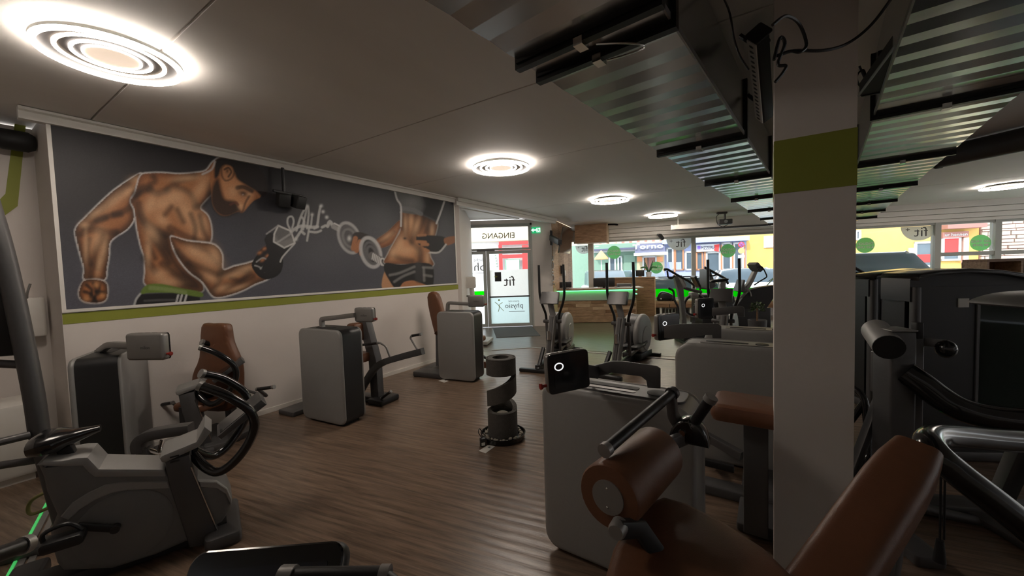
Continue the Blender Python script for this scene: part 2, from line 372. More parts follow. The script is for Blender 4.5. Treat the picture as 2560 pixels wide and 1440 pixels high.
# window wall
HEAD, SILL = 2.50, .50
wall_w = struct('wall_window', B().box(-13, 2.9, -.3, 0, HEAD, CEIL+.02).box(-13, 2.9, -.3, 0, -.1, SILL), MAT['white_trim'], WF)
for z0, z1, d in ((HEAD, HEAD+.075, .03), (HEAD+.085, HEAD+.20, .10), (HEAD+.21, HEAD+.34, .15), (HEAD+.35, CEIL, .19)):
    ob('fascia_board', B().box(-13, 2.6, 0, d, z0, z1), MAT['white_trim'], wall_w)
MUL = [2.70, 2.04, -1.14, -4.05, -7.04, -8.22, -11.0, -13]
for i in range(len(MUL)-1):
    a, b = MUL[i], MUL[i+1]; hw = .06
    w = struct('window_%d' % (i+1), B().box(b-hw, b+hw, -.18, .0, SILL, HEAD).box(b+hw, a-hw, -.16, -.02, HEAD-.06, HEAD).box(b+hw, a-hw, -.16, -.02, SILL, SILL+.06), MAT['grey_trim'], WF)
    ob('pane', B().box(b+hw, a-hw, -.095, -.085, SILL+.06, HEAD-.06), MAT['glass'], w)
    ob('sill', B().box(b, a, -.02, .16, SILL-.04, SILL), MAT['white_trim'], w)
    if i > 0: ob('film_band', B().box(b+hw, a-hw, -.083, -.080, SILL+.06, .83), MAT['film_lime'], w, 'bright green film along the foot of the pane')
    if i in (4, 5): 
        zr = WF.p(2420, 634, -.09)[2]; ob('rail', B().box(b+hw, a-hw, -.16, -.02, zr-.05, zr+.05), MAT['grey_trim'], w)
struct('trim_4', B().box(1.97, 2.14, -.1, .12, SILL, HEAD), MAT['white_trim'], WF)
# timber panelled wall behind the reception
wa, wb = DW.w(-.16, .0), WF.w(2.72, 0)
d_ = wb-wa; WP = Fr(wa, math.degrees(math.atan2(d_[0], d_[1]))); WPL = math.hypot(d_[0], d_[1])
wr = struct('wall_reception', B().box(0, WPL, .02, .2, 0, CEIL), MAT['oak_dark'], WP)
k = 4
for i in range(k):
    ob('wall_panel', B().prism([(WPL*i/k+.004, .0), (WPL*(i+1)/k-.004, .0), (WPL*(i+1)/k-.004, CEIL-.02), (WPL*i/k+.004, CEIL-.02)], -.012, .02, 'y', .003, 1), MAT['oak' if i % 2 else 'oak_light'], wr)
# ---------------------------------------------------------------- ducts
def duct(name, y0, y1, marks, end0, end1, label, side):
    t = thing(name, label, 'air duct', FD, 'metal ventilation ducts under the ceiling')
    zb, zt = 2.55, 2.94
    cuts = [end0]+marks+[end1]
    for a, b in zip(cuts[:-1], cuts[1:]):
        n = max(2, int(round((b-a)/.105))); bt = B(); vs = []; fs = []
        for k in range(n+1):
            x = a+(b-a)*k/n; z = zb+(.0052 if k % 2 else 0)
            vs += [(x, y0, z), (x, y1, z)]
        for k in range(n): fs.append((2*k, 2*k+1, 2*k+3, 2*k+2))
        uo = ob('duct_underside', bt.add(vs, fs), MAT['duct_steel'], t)
        for pg in uo.data.polygons: pg.use_smooth = False
        ob('duct_casing', B().box(a, b, y0, y1, zb+.022, zt), MAT['duct_steel'], t)
        ob('edge_strip', B().box(a+.02, b-.02, side-.004, side+.004, zb-.006, zb+.02), MAT['silver'], t)
    for m in marks:
        f = ob('flange', B().box(m-.018, m+.018, y0-.02, y1+.02, zb-.035, zt+.01).box(m-.03, m+.03, y0-.008, y1+.008, zb-.014, zb+.03), MAT['flange'], t)
        ob('clamp', B().box(m-.03, m+.03, (y0+y1)/2-.02, (y0+y1)/2+.02, zb-.052, zb-.02), MAT['chrome'], f)
    return t
K = .95
dL = duct('air_duct', .468, 1.088, [1.449, 1.614, 3.367, 5.036, 6.672, 8.32, 10.06, 11.6], -.8, 12.2, 'corrugated steel ventilation duct between the pillar and the ring lamps', .468)
dR = duct('air_duct', -.893, -.249, [3.56, 5.28, 7.12, 8.87, 10.45, 12.0], -.3, 12.3, 'corrugated steel ventilation duct above the weight stack towers', -.249)
ob('bonding_wire', B().tube(cat([(1.47, .72, 2.50), (1.50, .60, 2.47), (1.57, .56, 2.47), (1.61, .66, 2.49), (1.614, .74, 2.50)], 5), .004, 6), MAT['chrome'], dL)
# ---------------------------------------------------------------- ring lamps
def ring(r0, r1, z0, z1): return B().lathe([(r0, z0), (r1, z0), (r1, z1), (r0, z1)], 48, closed=True)
def lamp(x, y, label, sc=1.):
    t = thing('ring_lamp', label, 'ceiling lamp', group='ring lamps on the ceiling', loc=(x, y, CEIL)); t.scale = (sc, sc, 1)
    ob('base_plate', B().lathe([(0, -.045), (.345, -.045), (.345, -.03), (.10, -.03), (.10, 0), (0, 0)], 48), MAT['lamp_body'], t)
    ob('light_ring', ring(.343, .375, -.066, -.040), MAT['lamp_glow'], t)
    ob('light_ring', ring(.258, .281, -.053, -.044), MAT['lamp_warm'], t)
    ob('light_ring', ring(.188, .207, -.053, -.044), MAT['lamp_glow'], t)
    ob('rim', ring(.375, .379, -.053, -.036), MAT['grey_trim'], t)
    ob('light_disc', B().lathe([(0, -.052), (.142, -.052), (.144, -.046), (0, -.046)], 40), MAT['lamp_disc'], t)
    ob('light_ring', ring(.143, .150, -.054, -.044), MAT['lamp_glow'], t)
    return t
lk = 'round ceiling lamp of glowing rings, '
for (px, py), s in (((267, 143), 'the one over the exercise bike'), ((1253, 422), 'the one above the stone spiral fountain'), ((1525, 503), 'the one over the ellipticals'), ((1657, 541), 'the one in front of the projector')):
    P = gp(px, py, CEIL-.06); lamp(P[0], P[1], lk+s) if px > 300 else lamp(-2.36, 2.38, lk+s, .86)
for k, s in ((0, 'the one beyond the weight stack towers'),):
    P = gp(2520, 469, CEIL-.07)+np.array([2.2, 2.78, 0])*k; lamp(P[0], P[1], lk+s)
P = WF.g(1525, 562, CEIL-.05)
t = thing('ceiling_spot', 'small round unlit ceiling lamp above the reception shelf', 'ceiling lamp', loc=tuple(gp(1520, 562, CEIL)[:2])+(CEIL,))
ob('rim', ring(.27, .33, -.05, 0), MAT['lamp_body'], t); ob('diffuser', B().lathe([(0, -.04), (.27, -.04), (.27, 0), (0, 0)], 32), MAT['white_trim'], t)
# dark pipe crossing under the right ceiling
a, b = gp(2330, 398, 2.86), gp(2700, 318, 2.86)
t = thing('dark_pipe', 'thick dark ventilation pipe under the ceiling beyond the right duct', 'pipe', loc=(0, 0, 0))
d = (b-a)/np.linalg.norm(b-a)
a = a+d*max(0, (FD.loc(a)[1]+1.10)/-(float(d@FD.n)))
ob('pipe_body', B().tube([tuple(a), tuple(b+d*3)], .13, 20), MAT['graphite'], t)
for k in range(5): ob('pipe_collar', B().tube([tuple(a+d*(k*.9)), tuple(a+d*(k*.9+.04))], .138, 20), MAT['flange'], t)
# ================================================================ entrance door
door = struct('door_1', B().box(dr, dr+.05, -.14, .02, 0, tt).box(dl-.05, dl, -.14, .02, 0, tt).box(dr, dl, -.14, .02, tt-.05, tt), MAT['grey_trim'], DW)
def dpx(x, y): r = DW.p(x, y, -.06); return r[0], r[2]
def drect(x0, y0, x1, y1):
    a, c = dpx((x0+x1)/2, y0)[1], dpx((x0+x1)/2, y1)[1]; return dpx(x1, (y0+y1)/2)[0], dpx(x0, (y0+y1)/2)[0], c, a
def frame_b(x0, x1, z0, z1, t, y0=-.12, y1=-.01): return B().box(x0, x1, y0, y1, z1-t, z1).box(x0, x1, y0, y1, z0, z0+t).box(x0, x0+t, y0, y1, z0+t, z1-t).box(x1-t, x1, y0, y1, z0+t, z1-t)
x0, x1, z0, z1 = drect(1169, 565, 1322, 618)
ob('transom_frame', frame_b(dr+.04, dl-.04, z0-.09, tt-.02, .06), MAT['grey_trim'], door)
ob('transom_pane', B().box(dr+.1, dl-.1, -.07, -.062, z0-.03, tt-.08), MAT['glass'], door)
ztop = z0-.09; mid = dpx(1218, 720)[0]
leaf = ob('door_leaf', frame_b(dr+.05, mid-.005, .01, ztop-.01, .085), MAT['grey_trim'], door)
gx0, gx1 = dr+.135, mid-.09
fz1 = dpx(1275, 674)[1]; fz0 = dpx(1275, 741)[1]
ob('pane', B().box(gx0, gx1, -.07, -.064, .09, ztop-.09), MAT['glass'], leaf)
ob('film', B().box(gx0, gx1, -.061, -.058, fz0+.02, fz1), MAT['film_white'], leaf, 'white film with fit+ lettering')
ob('film', B().box(gx0, gx1, -.061, -.058, .09, fz0-.02), MAT['film_frost'], leaf, 'frosted pale blue film with physio lettering')
ob('push_bar', B().box(gx0-.03, gx1+.03, -.03, .0, fz0-.02, fz0+.02), MAT['graphite'], leaf)
ob('handle', B().tube(fillet([(mid-.05, 0, fz0-.12), (mid-.05, .06, fz0-.12), (mid-.05, .06, fz0+.12), (mid-.05, 0, fz0+.12)], .02), .012, 8), MAT['silver'], leaf)
leaf2 = ob('door_leaf', frame_b(mid+.005, dl-.05, .01, ztop-.01, .085), MAT['grey_trim'], door)
ob('pane', B().box(mid+.09, dl-.135, -.07, -.064, .09, ztop-.09), MAT['glass'], leaf2)
zg = dpx(1200, 728)[1]; ob('film_band', B().box(mid+.09, dl-.135, -.061, -.058, zg-.2, zg), MAT['film_lime'], leaf2)
ob('door_closer', B().box(mid-.25, mid+.25, -.01, .03, ztop-.01, ztop+.03), MAT['graphite'], door)
XL = (1, 0, 0)
c = dpx(1246, 590); text('lettering', 'EINGANG', .22, MAT['ink'], door, (c[0], -.055, c[1]), XL, bold=.001, sx=.95)
c = dpx(1272, 704); text('lettering', 'fit', .40, MAT['ink_grey'], leaf, (c[0]-.02, -.05, c[1]), XL)
text('lettering', '+', .18, MAT['olive'], leaf, (c[0]+.36, -.05, c[1]+.14), XL)
c = dpx(1285, 764); text('lettering', 'physio', .20, MAT['ink_grey'], leaf, (c[0], -.05, c[1]), XL)
ob('line', B().box(c[0]-.3, c[0]+.15, -.05, -.049, c[1]-.17, c[1]-.155), MAT['ink_grey'], leaf)
text('lettering', 'praxis vital', .07, MAT['ink_grey'], leaf, (c[0], -.05, c[1]+.13), XL)
fx = c[0]+.42; ob('emblem', B().tube(cat([(fx+.12, -.05, c[1]+.12), (fx, -.05, c[1]), (fx+.03, -.05, c[1]-.16)], 4), .008, 5).tube(cat([(fx-.10, -.05, c[1]+.10), (fx+.0, -.05, c[1]+.02), (fx-.12, -.05, c[1]-.14)], 4), .007, 5).ball((fx, -.05, c[1]+.17), .025, .004, .025), MAT['olive'], leaf, 'green dancing figure emblem')
c = dpx(1245, 692); ob('notice', B().box(c[0]-.09, c[0]+.09, -.057, -.05, c[1]-.13, c[1]+.13), MAT['ink'], leaf)
c = dpx(1197, 668); text('lettering', 'ph', .34, MAT['ink_grey'], leaf2, (c[0]-.02, -.05, c[1]), XL); text('lettering', 'lothe', .13, MAT['ink_grey'], leaf2, (c[0], -.05, c[1]+.20), XL)
ob('line', B().box(c[0]-.2, c[0]+.2, -.05, -.049, c[1]-.17, c[1]-.16), MAT['ink_grey'], leaf2)
# exit sign on the column
mat('exit_green', (.01, .30, .10), .4, emit=(.02, .55, .20), es=.35); mat('exit_white', (.8, .9, .85), .4, emit=(.7, 1, .85), es=.5)
e0, e1 = DW.p(1329, 568, .03), DW.p(1351, 583, .03)
t = thing('exit_sign', 'lit green escape route sign with arrow, on the column beside the entrance', 'sign', DW)
ob('sign_box', B().rbox(e1[0], e0[0], .02, .06, e1[2], e0[2], .01, .004, 'y'), MAT['exit_green'], t)
w, h = e0[0]-e1[0], e0[2]-e1[2]; cx, cz = e1[0]+w*.72, (e0[2]+e1[2])/2
ob('arrow', B().prism([(cx+.09, cz), (cx+.02, cz+.055), (cx+.02, cz+.02), (cx-.06, cz+.02), (cx-.06, cz-.02), (cx+.02, cz-.02), (cx+.02, cz-.055)], .06, .063, 'y'), MAT['exit_white'], t)
cx = e1[0]+w*.24
ob('door_symbol', B().box(cx-.055, cx+.055, .06, .062, cz-.06, cz+.06), MAT['exit_white'], t)
ob('runner_symbol', B().tube([(cx-.03, .064, cz-.05), (cx-.005, .064, cz-.01), (cx+.005, .064, cz+.025)], .008, 6).tube([(cx+.04, .064, cz-.045), (cx+.005, .064, cz-.02)], .007, 6).tube([(cx-.04, .064, cz), (cx, .064, cz+.02), (cx+.035, .064, cz+.005)], .006, 6).ball((cx+.012, .064, cz+.045), .012, .004, .012), MAT['exit_green'], t)
# door mat
mt = [gp(1232, 821), gp(1330, 816), gp(1351, 840), gp(1241, 845)]
tag(ob('doormat', B().prism([pt(p) for p in mt], .002, .016, 'z', .004, 1), MAT['doormat']), 'grey ribbed doormat in front of the entrance door', 'doormat')
# ================================================================ stickers on the panes
def sticker_fit(px, py, pxr, whole=False):
    c = WF.p(px, py, -.078); r = abs(WF.p(px+pxr, py, -.078)[0]-c[0])
    ol = [(c[0]+r*math.cos(math.pi+math.pi*k/24), c[2]+r*math.sin(math.pi+math.pi*k/24)) for k in range(25)]
    t = thing('window_sticker', '', 'sticker', WF, 'half-round grey fit+ stickers')
    ob('film', B().prism(ol, -.0795, -.0775, 'y'), MAT['film_grey'], t)
    text('lettering', 'fit', r*.95, MAT['ink_grey'], t, (c[0]-r*.12, -.072, c[2]-r*.42), XL)
    text('lettering', '+', r*.5, MAT['ink_grey'], t, (c[0]+r*.62, -.072, c[2]-r*.22), XL); return t
def sticker_round(px, py, pxr, l1, l2):
    c = WF.p(px, py, -.078); r = abs(WF.p(px+pxr, py, -.078)[0]-c[0])
    t = thing('window_sticker', '', 'sticker', WF, 'round green window stickers')
    ob('film', B().prism(circ(c[0], c[2], r, 32), -.0795, -.0775, 'y'), MAT['film_green'], t)
    text('lettering', l1, r*.42, MAT['paper'], t, (c[0], -.072, c[2]+r*.18), XL, bold=.003); text('lettering', l2, r*.42, MAT['paper'], t, (c[0], -.072, c[2]-r*.28), XL, bold=.003); return t
for (a, b, r), s in (((1459, 614, 21), 'in the narrow pane beside the timber wall'), ((1698, 596, 33), 'in the pane above the white coupe'), ((2297, 566, 46), 'in the pane before the yellow house and red shop window')):
    sticker_fit(a, b, r)['label'] = 'half-round grey sticker lettered fit+ '+s
for (a, b, r, l1, l2), s in (((1535, 631, 17, 'TÄGLICH', '6-23 UHR'), 'in front of the green shop'), ((1641, 669, 16, '365 TAGE', 'IM JAHR'), 'low behind the plant pot'), ((1820, 627, 19, 'TÄGLICH', '6-23 UHR'), 'beside the pizzeria sign'), ((2163, 613, 24, 'TÄGLICH', '6-23 UHR'), 'in front of the yellow house wall'), ((2451, 607, 27, '365 TAGE', 'IM JAHR'), 'in front of the stone wall')):
    sticker_round(a, b, r, l1, l2)['label'] = 'round green opening sticker lettered %s %s, ' % (l1, l2)+s
# ================================================================ the street outside
def ext(name, col, **k): return mat(name, col, k.pop('rough', .85), **k)
ext('asphalt', (.55, .55, .56), bump=.3); ext('f_green', (.20, .31, .24)); ext('f_blue', (.34, .38, .58)); ext('f_yellow', (.64, .41, .12), var=.15, scale=3, bump=.3, bscale=25)
ext('f_cream', (.60, .50, .33)); ext('f_white', (.62, .62, .63)); ext('f_navy', (.10, .10, .16)); ext('f_wood', (.42, .20, .11)); ext('f_red', (.62, .05, .05)); ext('f_pink', (.70, .45, .40)); ext('f_stone', (.42, .34, .28), var=.3); ext('f_orange', (.85, .36, .17)); ext('f_brown', (.34, .16, .14))
ext('f_roof', (.30, .20, .16)); mat('f_glass', (.10, .13, .16), .15, var=.2, scale=2); mat('f_signblue', (.20, .12, .50), .5); mat('car_white', (.60, .61, .63), .25, coat=.6, var=.02); mat('car_blue', (.30, .42, .55), .25, coat=.6, var=.02); mat('car_grey', (.42, .43, .45), .3, coat=.5, var=.02); mat('tyre', (.02, .02, .02), .8)
gnd = struct('ground', B().box(-60, 40, -60, -.3, -.35, -.16).box(-60, 40, -3.2, -.3, -.16, -.10).box(-60, 40, -12, -9.4, -.16, -.08), MAT['asphalt'], WF)
OFF = -10.5
def fx(px, py, off=OFF): r = WF.p(px, py, off); return r[0], r[2]
def frect(a, b, c, d, off=OFF):
    z1, z0 = fx((a+c)/2, b, off)[1], fx((a+c)/2, d, off)[1]; return fx(c, (b+d)/2, off)[0], fx(a, (b+d)/2, off)[0], max(z0, -.16), z1
def fbox(name, m, par, a, b, c, d, y0, y1, off=OFF, z0=None):
    x0, x1, q0, q1 = frect(a, b, c, d, off); return ob(name, B().box(x0, x1, off+y0, off+y1, q0 if z0 is None else z0, q1), MAT[m], par)
def fwin(par, a, b, c, d, fm='f_white', off=OFF, t=.09, bar=True):
    x0, x1, z0, z1 = frect(a, b, c, d, off)
    f = ob('window', B().box(x0, x1, off, off+.08, z1-t, z1).box(x0, x1, off, off+.08, z0, z0+t).box(x0, x0+t, off, off+.08, z0, z1).box(x1-t, x1, off, off+.08, z0, z1), MAT[fm], par)
    ob('pane', B().box(x0+t, x1-t, off+.01, off+.03, z0+t, z1-t), MAT['f_glass'], f); return f
# green shop
t = thing('shop_building', 'low pale green shop with dark canopy across the street', 'building', WF)
fbox('wall', 'f_green', t, 1380, 612, 1592, 700, -6, 0, z0=-.16); fbox('fascia', 'f_white', t, 1484, 626, 1590, 630, 0, .5)
fbox('canopy', 'f_navy', t, 1486, 622, 1588, 626, 0, .8); fwin(t, 1522, 640, 1540, 680); fwin(t, 1544, 640, 1556, 688); fbox('shutter', 'f_green', t, 1560, 637, 1588, 690, 0, .06)
# awning shop
t = thing('awning_shop', 'small shop with a navy awning and white script lettering', 'building', WF)
fbox('wall', 'f_cream', t, 1592, 604, 1661, 700, -6, 0, z0=-.16)
x0, x1, z0, z1 = frect(1588, 608, 1660, 633)
ob('awning', B().prism([(OFF, z1), (OFF+1.4, z0), (OFF+1.4, z0-.12), (OFF, z1-.15)], x0, x1, 'x'), MAT['f_navy'], t)
ob('valance', B().box(x0-.05, x1+.05, OFF+1.38, OFF+1.45, z0-.16, z0), MAT['f_white'], t)
text('lettering', 'Torno', .62, MAT['f_white'], t, ((x0+x1)/2+.1, OFF+1.0, (z0+z1)/2+.05), (-1, 0, 0), (0, -.8, .6), ext=.02, bold=.01)
for i, (a, c, m) in enumerate(((1593, 1606, 'f_orange'), (1612, 1619, 'f_wood'), (1621, 1637, 'f_brown'), (1642, 1657, 'f_orange'))): fbox('poster', m, t, a, 642, c, 654 if m == 'f_orange' else 686, 0, .06)
fwin(t, 1606, 640, 1642, 690)
# lavender shop
t = thing('pizzeria_building', 'lavender shopfront with timber framed windows and a white pizzeria sign', 'building', WF)
fbox('wall', 'f_blue', t, 1661, 606, 1866, 700, -6, 0, z0=-.16)
x0, x1, z0, z1 = frect(1655, 596, 1868, 607); ob('roof', B().box(x0, x1, OFF-6, OFF+.5, z0, z1), MAT['f_blue'], t)
for a, b, c, d, fm in ((1666, 619, 1684, 676, 'f_white'), (1686, 621, 1710, 676, 'f_wood'), (1712, 628, 1733, 676, 'f_white'), (1739, 628, 1758, 676, 'f_wood'), (1764, 629, 1801, 690, 'f_white'), (1803, 606, 1829, 676, 'f_white'), (1832, 606, 1859, 675, 'f_white')): fwin(t, a, b, c, d, fm)
for a in (1684, 1734, 1760, 1801, 1829, 1859): fbox('timber_post', 'f_wood', t, a, 612, a+4, 690, 0, .1, z0=-.16)
for a in (1668, 1690): fbox('pane_poster', 'f_blue', t, a, 655, a+13, 674, .09, .1)
x0, x1, z0, z1 = frect(1740, 611, 1797, 629); sg = ob('sign_board', B().box(x0, x1, OFF+.1, OFF+.2, z0, z1), MAT['f_white'], t)
text('lettering', 'PIZZERIA', .23, MAT['f_navy'], sg, ((x0+x1)/2-.02, OFF+.205, (z0+z1)/2), (-1, 0, 0), ext=.01, bold=.004, sx=.8)
fbox('logo', 'f_signblue', sg, 1742, 615, 1750, 624, .2, .21)
ob('arrow', B().prism([(frect(1784, 612, 1797, 630)[0]+a*.45, (z0+z1)/2+b*.5) for a, b in ((0, .35), (.6, .3), (.5, .05), (.62, -.3), (.1, -.5))], OFF+.2, OFF+.22, 'y'), MAT['f_red'], sg)
# yellow house
t = thing('yellow_house', 'ochre yellow rendered house with tall windows across the street', 'building', WF)
fbox('wall', 'f_yellow', t, 1866, 400, 2345, 760, -8, 0, z0=-.16)
fbox('plinth', 'f_pink', t, 2268, 620, 2284, 760, 0, .1, z0=-.16)
for a, b, c, d in ((2136, 575, 2151, 601), (2284, 604, 2333, 668)): fwin(t, a, b, c, d)
fbox('blind', 'f_red', t, 2290, 636, 2330, 656, .03, .05); fbox('sign_board', 'f_pink', t, 1913, 592, 1960, 617, 0, .1); fbox('sign_frame', 'f_white', t, 1909, 589, 1962, 619, -.02, .05); fwin(t, 2195, 633, 2228, 668)
# red shop and stone wall
t = thing('red_shop', 'shop with brown fascia and red display window beside the stone wall', 'building', WF)
fbox('wall', 'f_yellow', t, 2345, 400, 2450, 760, -8, -.05, z0=-.16); fbox('canopy', 'f_brown', t, 2350, 560, 2446, 572, -.05, .5); fbox('fascia', 'f_brown', t, 2352, 580, 2416, 594, -.05, .15)
x0, x1, z0, z1 = frect(2352, 580, 2416, 594); text('lettering', 'ur hennen', (z1-z0)*.75, MAT['f_white'], t, ((x0+x1)/2, OFF+.16, (z0+z1)/2), (-1, 0, 0), ext=.01)
fwin(t, 2352, 592, 2400, 652); fbox('display', 'f_red', t, 2354, 596, 2398, 635, .03, .06); fbox('door_jamb', 'f_pink', t, 2405, 594, 2418, 660, -.05, .1)
t = thing('stone_wall', 'house wall of rough layered stone blocks across the street', 'wall', WF)
fbox('core', 'f_brown', t, 2450, 545, 2640, 760, -8, -.04, z0=-.16)
x0, x1, z0, z1 = frect(2450, 552, 2640, 700); z = max(z0, .4); rg = random.Random(3)
while z < z1:
    hgt = rg.uniform(.10, .26); x = x0
    while x < x1:
        wd = rg.uniform(.3, 1.0); ob('stone_block', B().box(x+.02, min(x+wd, x1)-.02, OFF-.06, OFF+rg.uniform(0, .06), z+.015, z+hgt-.015), MAT['f_stone'], t); x += wd
    z += hgt
# far apartment house over the roofs
OF2 = -30
t = thing('apartment_house', 'cream apartment house with rows of small windows behind the shops', 'building', WF)
x0, x1, z0, z1 = frect(1300, 520, 1960, 640, OF2); ob('wall', B().box(x0, x1, OF2-8, OF2, -.16, 12), MAT['f_cream'], t)
for rz in (604, 585, 566):
    for k in range(16):
        a = 1497+k*19; x0, x1, z0, z1 = frect(a, rz-(k*.6), a+7, rz+5-(k*.6), OF2); ob('window', B().box(x0, x1, OF2, OF2+.05, z0, z1), MAT['f_brown'], t)
# house seen through the entrance door
t = thing('clinic_front', 'white clinic front with a red framed display, seen through the entrance door', 'building', DW)
def drb(name, m, a, b, c, d, off, th):
    p0, p1 = DW.p(a, (b+d)/2, off), DW.p(c, (b+d)/2, off); q0, q1 = DW.p((a+c)/2, d, off), DW.p((a+c)/2, b, off)
    return ob(name, B().box(p1[0], p0[0], off-th, off, max(q0[2], -.16), q1[2]), MAT[m], t)
drb('wall', 'f_white', 1050, 480, 1340, 830, -5.2, 2); drb('soffit', 'f_cream', 1150, 560, 1340, 603, -5.0, .2)
for r in ((1247, 603, 1330, 611), (1247, 612, 1256, 676), (1306, 612, 1330, 676), (1256, 636, 1306, 645)): drb('red_frame', 'f_red', *r, -4.9, .1)
drb('display', 'f_green', 1262, 648, 1300, 676, -4.88, .05); drb('notice', 'f_white', 1266, 650, 1298, 676, -4.85, .03)
for k in range(5): drb('square_mark', 'f_green', 1237+k, 637+k*7, 1240+k, 640+k*7, -5.1, .05)
gd = DW.p(1250, 800, -3)
struct('forecourt', B().box(-2, 6, -12, -.2, -.35, -.02), MAT['asphalt'], DW)
# ---------------------------------------------------------------- cars
def car(lx, off, head, m, label, s=1., van=False, h=1.45):
    t = thing('car', label, 'car', WF.sub(lx, off, WF.a+head), 'cars parked in the street')
    L, Wd = 4.3*s, 1.75*s
    hs = h if not van else 1.95
    bel = .85*s if not van else 1.0
    low = cat2([(-L/2, .35), (-L/2+.02, .62), (-L/2+.15, bel-.02), (-L*.2, bel), (L*.2, bel), (L*.32, bel-.06), (L/2-.12, bel-.2), (L/2, .55), (L/2-.02, .32), (0, .24)], 4)
    ob('body', B().prism([(x, z-.16) for x, z in low], -Wd/2, Wd/2, 'y', .12, 3), MAT[m], t)
    top = [(-L*.44, bel-.05), (-L*.36, hs-.08), (-L*.25, hs), (L*.05, hs), (L*.12, hs-.05), (L*.30, bel-.05)] if not van else [(-L*.47, bel-.05), (-L*.46, hs-.05), (-L*.40, hs), (L*.18, hs), (L*.24, hs-.06), (L*.42, bel-.05)]
    top = [(x, z-.16) for x, z in top]
    gh = ob('cabin', B().prism(top, -Wd*.43, Wd*.43, 'y', .10, 2), MAT['f_glass'], t)
    rf = [top[1], top[2], top[3], top[4], (top[4][0]-.06, top[4][1]-.05), (top[1][0]+.06, top[1][1]-.05)]
    ob('roof', B().prism(rf, -Wd*.41, Wd*.41, 'y', .05, 2), MAT[m], t)
    for sgn in (-1, 1):
        for a, b in ((0, 1), (3, 5)): ob('window_post', B().bar([(top[a][0]*1.01, sgn*Wd*.40, top[a][1]), (top[b][0], sgn*Wd*.38, top[b][1])], .07, .07), MAT[m], t)
        for wx in (-L*.31, L*.31):
            w = ob('wheel', B().lathe([(0, -.10), (.29, -.10), (.31, -.07), (.31, .07), (.29, .10), (0, .10)], 20, (wx, sgn*(Wd/2-.08), .31-.16), 'y'), MAT['tyre'], t)
            ob('rim', B().lathe([(0, -.02), (.19, -.02), (.19, .02), (0, .02)], 16, (wx, sgn*(Wd/2+.03), .31-.16), 'y'), MAT['silver'], w)
        ob('headlight', B().ball((L/2-.2, sgn*Wd*.36, bel-.42), .12, .16, .08), MAT['chrome'], t)
    return t
def carat(px, off): return WF.p(px, 700, off)[0]
car(carat(1515, -5.6), -5.6, 252, 'car_white', 'white hatchback parked in front of the green shop', van=False, h=1.6)
car(carat(1612, -6.4), -6.4, 252, 'car_blue', 'pale blue car parked in front of the awning shop', h=1.55)
car(carat(1725, -1.9), -1.9, 180, 'car_white', 'low white coupe parked close outside the window', h=1.32)
car(carat(1890, -7.6), -7.6, 180, 'car_white', 'white car parked along the ochre house', h=1.5)
car(carat(2150, -2.2), -2.2, 180, 'car_grey', 'grey van parked close outside the window', van=True)
# parasol and traffic signs
t = thing('street_parasol', 'folded-out orange parasol in front of the green shop', 'parasol', WF); x0, x1, z0, z1 = frect(1486, 626, 1520, 645, -8.5); cx = (x0+x1)/2
ob('canopy', B().lathe([(0.02, z1-z0), (abs(x1-x0)/2, 0), (abs(x1-x0)/2, -.08)], 8, (cx, -8.5, z0)), MAT['f_orange'], t); ob('pole', B().tube([(cx, -8.5, -.16), (cx, -8.5, z1)], .03, 8), MAT['f_white'], t)
t = thing('traffic_sign', 'round blue and red no-parking sign with a second disc on a post', 'sign', WF)
x0, x1, z0, z1 = frect(1845, 604, 1861, 619, -9); r = (x1-x0)/2; cx = (x0+x1)/2
ob('post', B().tube([(cx, -9.03, -.16), (cx, -9.03, z1)], .04, 8), MAT['silver'], t)
ob('disc', B().lathe([(0, 0), (r, 0), (r, .03), (0, .03)], 24, (cx, -9, (z0+z1)/2), 'y'), MAT['f_red'], t); ob('disc_face', B().lathe([(0, 0), (r*.72, 0), (r*.72, .02), (0, .02)], 24, (cx, -8.97, (z0+z1)/2), 'y'), MAT['f_signblue'], t)
for s in (-1, 1): ob('cross_bar', B().bar([(cx-r*.55, -8.945, (z0+z1)/2-r*.55*s), (cx+r*.55, -8.945, (z0+z1)/2+r*.55*s)], .015, .05, up=(0, 1, 0)), MAT['f_red'], t)
ob('disc', B().lathe([(0, 0), (r, 0), (r, .03), (0, .03)], 24, (cx, -9, (z0+z1)/2-2.2*r), 'y'), MAT['f_orange'], t)
ob('plate', B().box(cx-r, cx+r, -9, -8.97, z0-3.6*r, z0-2.6*r), MAT['f_white'], t)
# ================================================================ the painted mural (flat print, colours per vertex)
NU, NZ = 720, 222; U0, U1, Z0, Z1 = .665, 5.60, 1.385, 2.905
uu, zz = np.meshgrid(np.linspace(U0, U1, NU), np.linspace(Z0, Z1, NZ)); uu = uu.ravel(); zz = zz.ravel()
Wp = FW.O[None, :] + uu[:, None]*FW.u[None, :]; Wp[:, 2] = zz
Vp = Wp-CAM; dd = Vp@_fw
PX = 1280+FPX*(Vp@_rt)/dd; PY = 720-FPX*(Vp@_up)/dd
def lin(c): return np.array([((v/255+.055)/1.055)**2.4 if v > 10 else v/255/12.92 for v in c])
ART = np.tile(lin((58, 55, 60)), (len(uu), 1))
def mixin(idx, a, col): ART[idx] = ART[idx]*(1-a[:, None])+lin(col)[None, :]*a[:, None]
def near(pts, pad):
    p = np.array(pts); return np.where((PX > p[:, 0].min()-pad) & (PX < p[:, 0].max()+pad) & (PY > p[:, 1].min()-pad) & (PY < p[:, 1].max()+pad))[0]
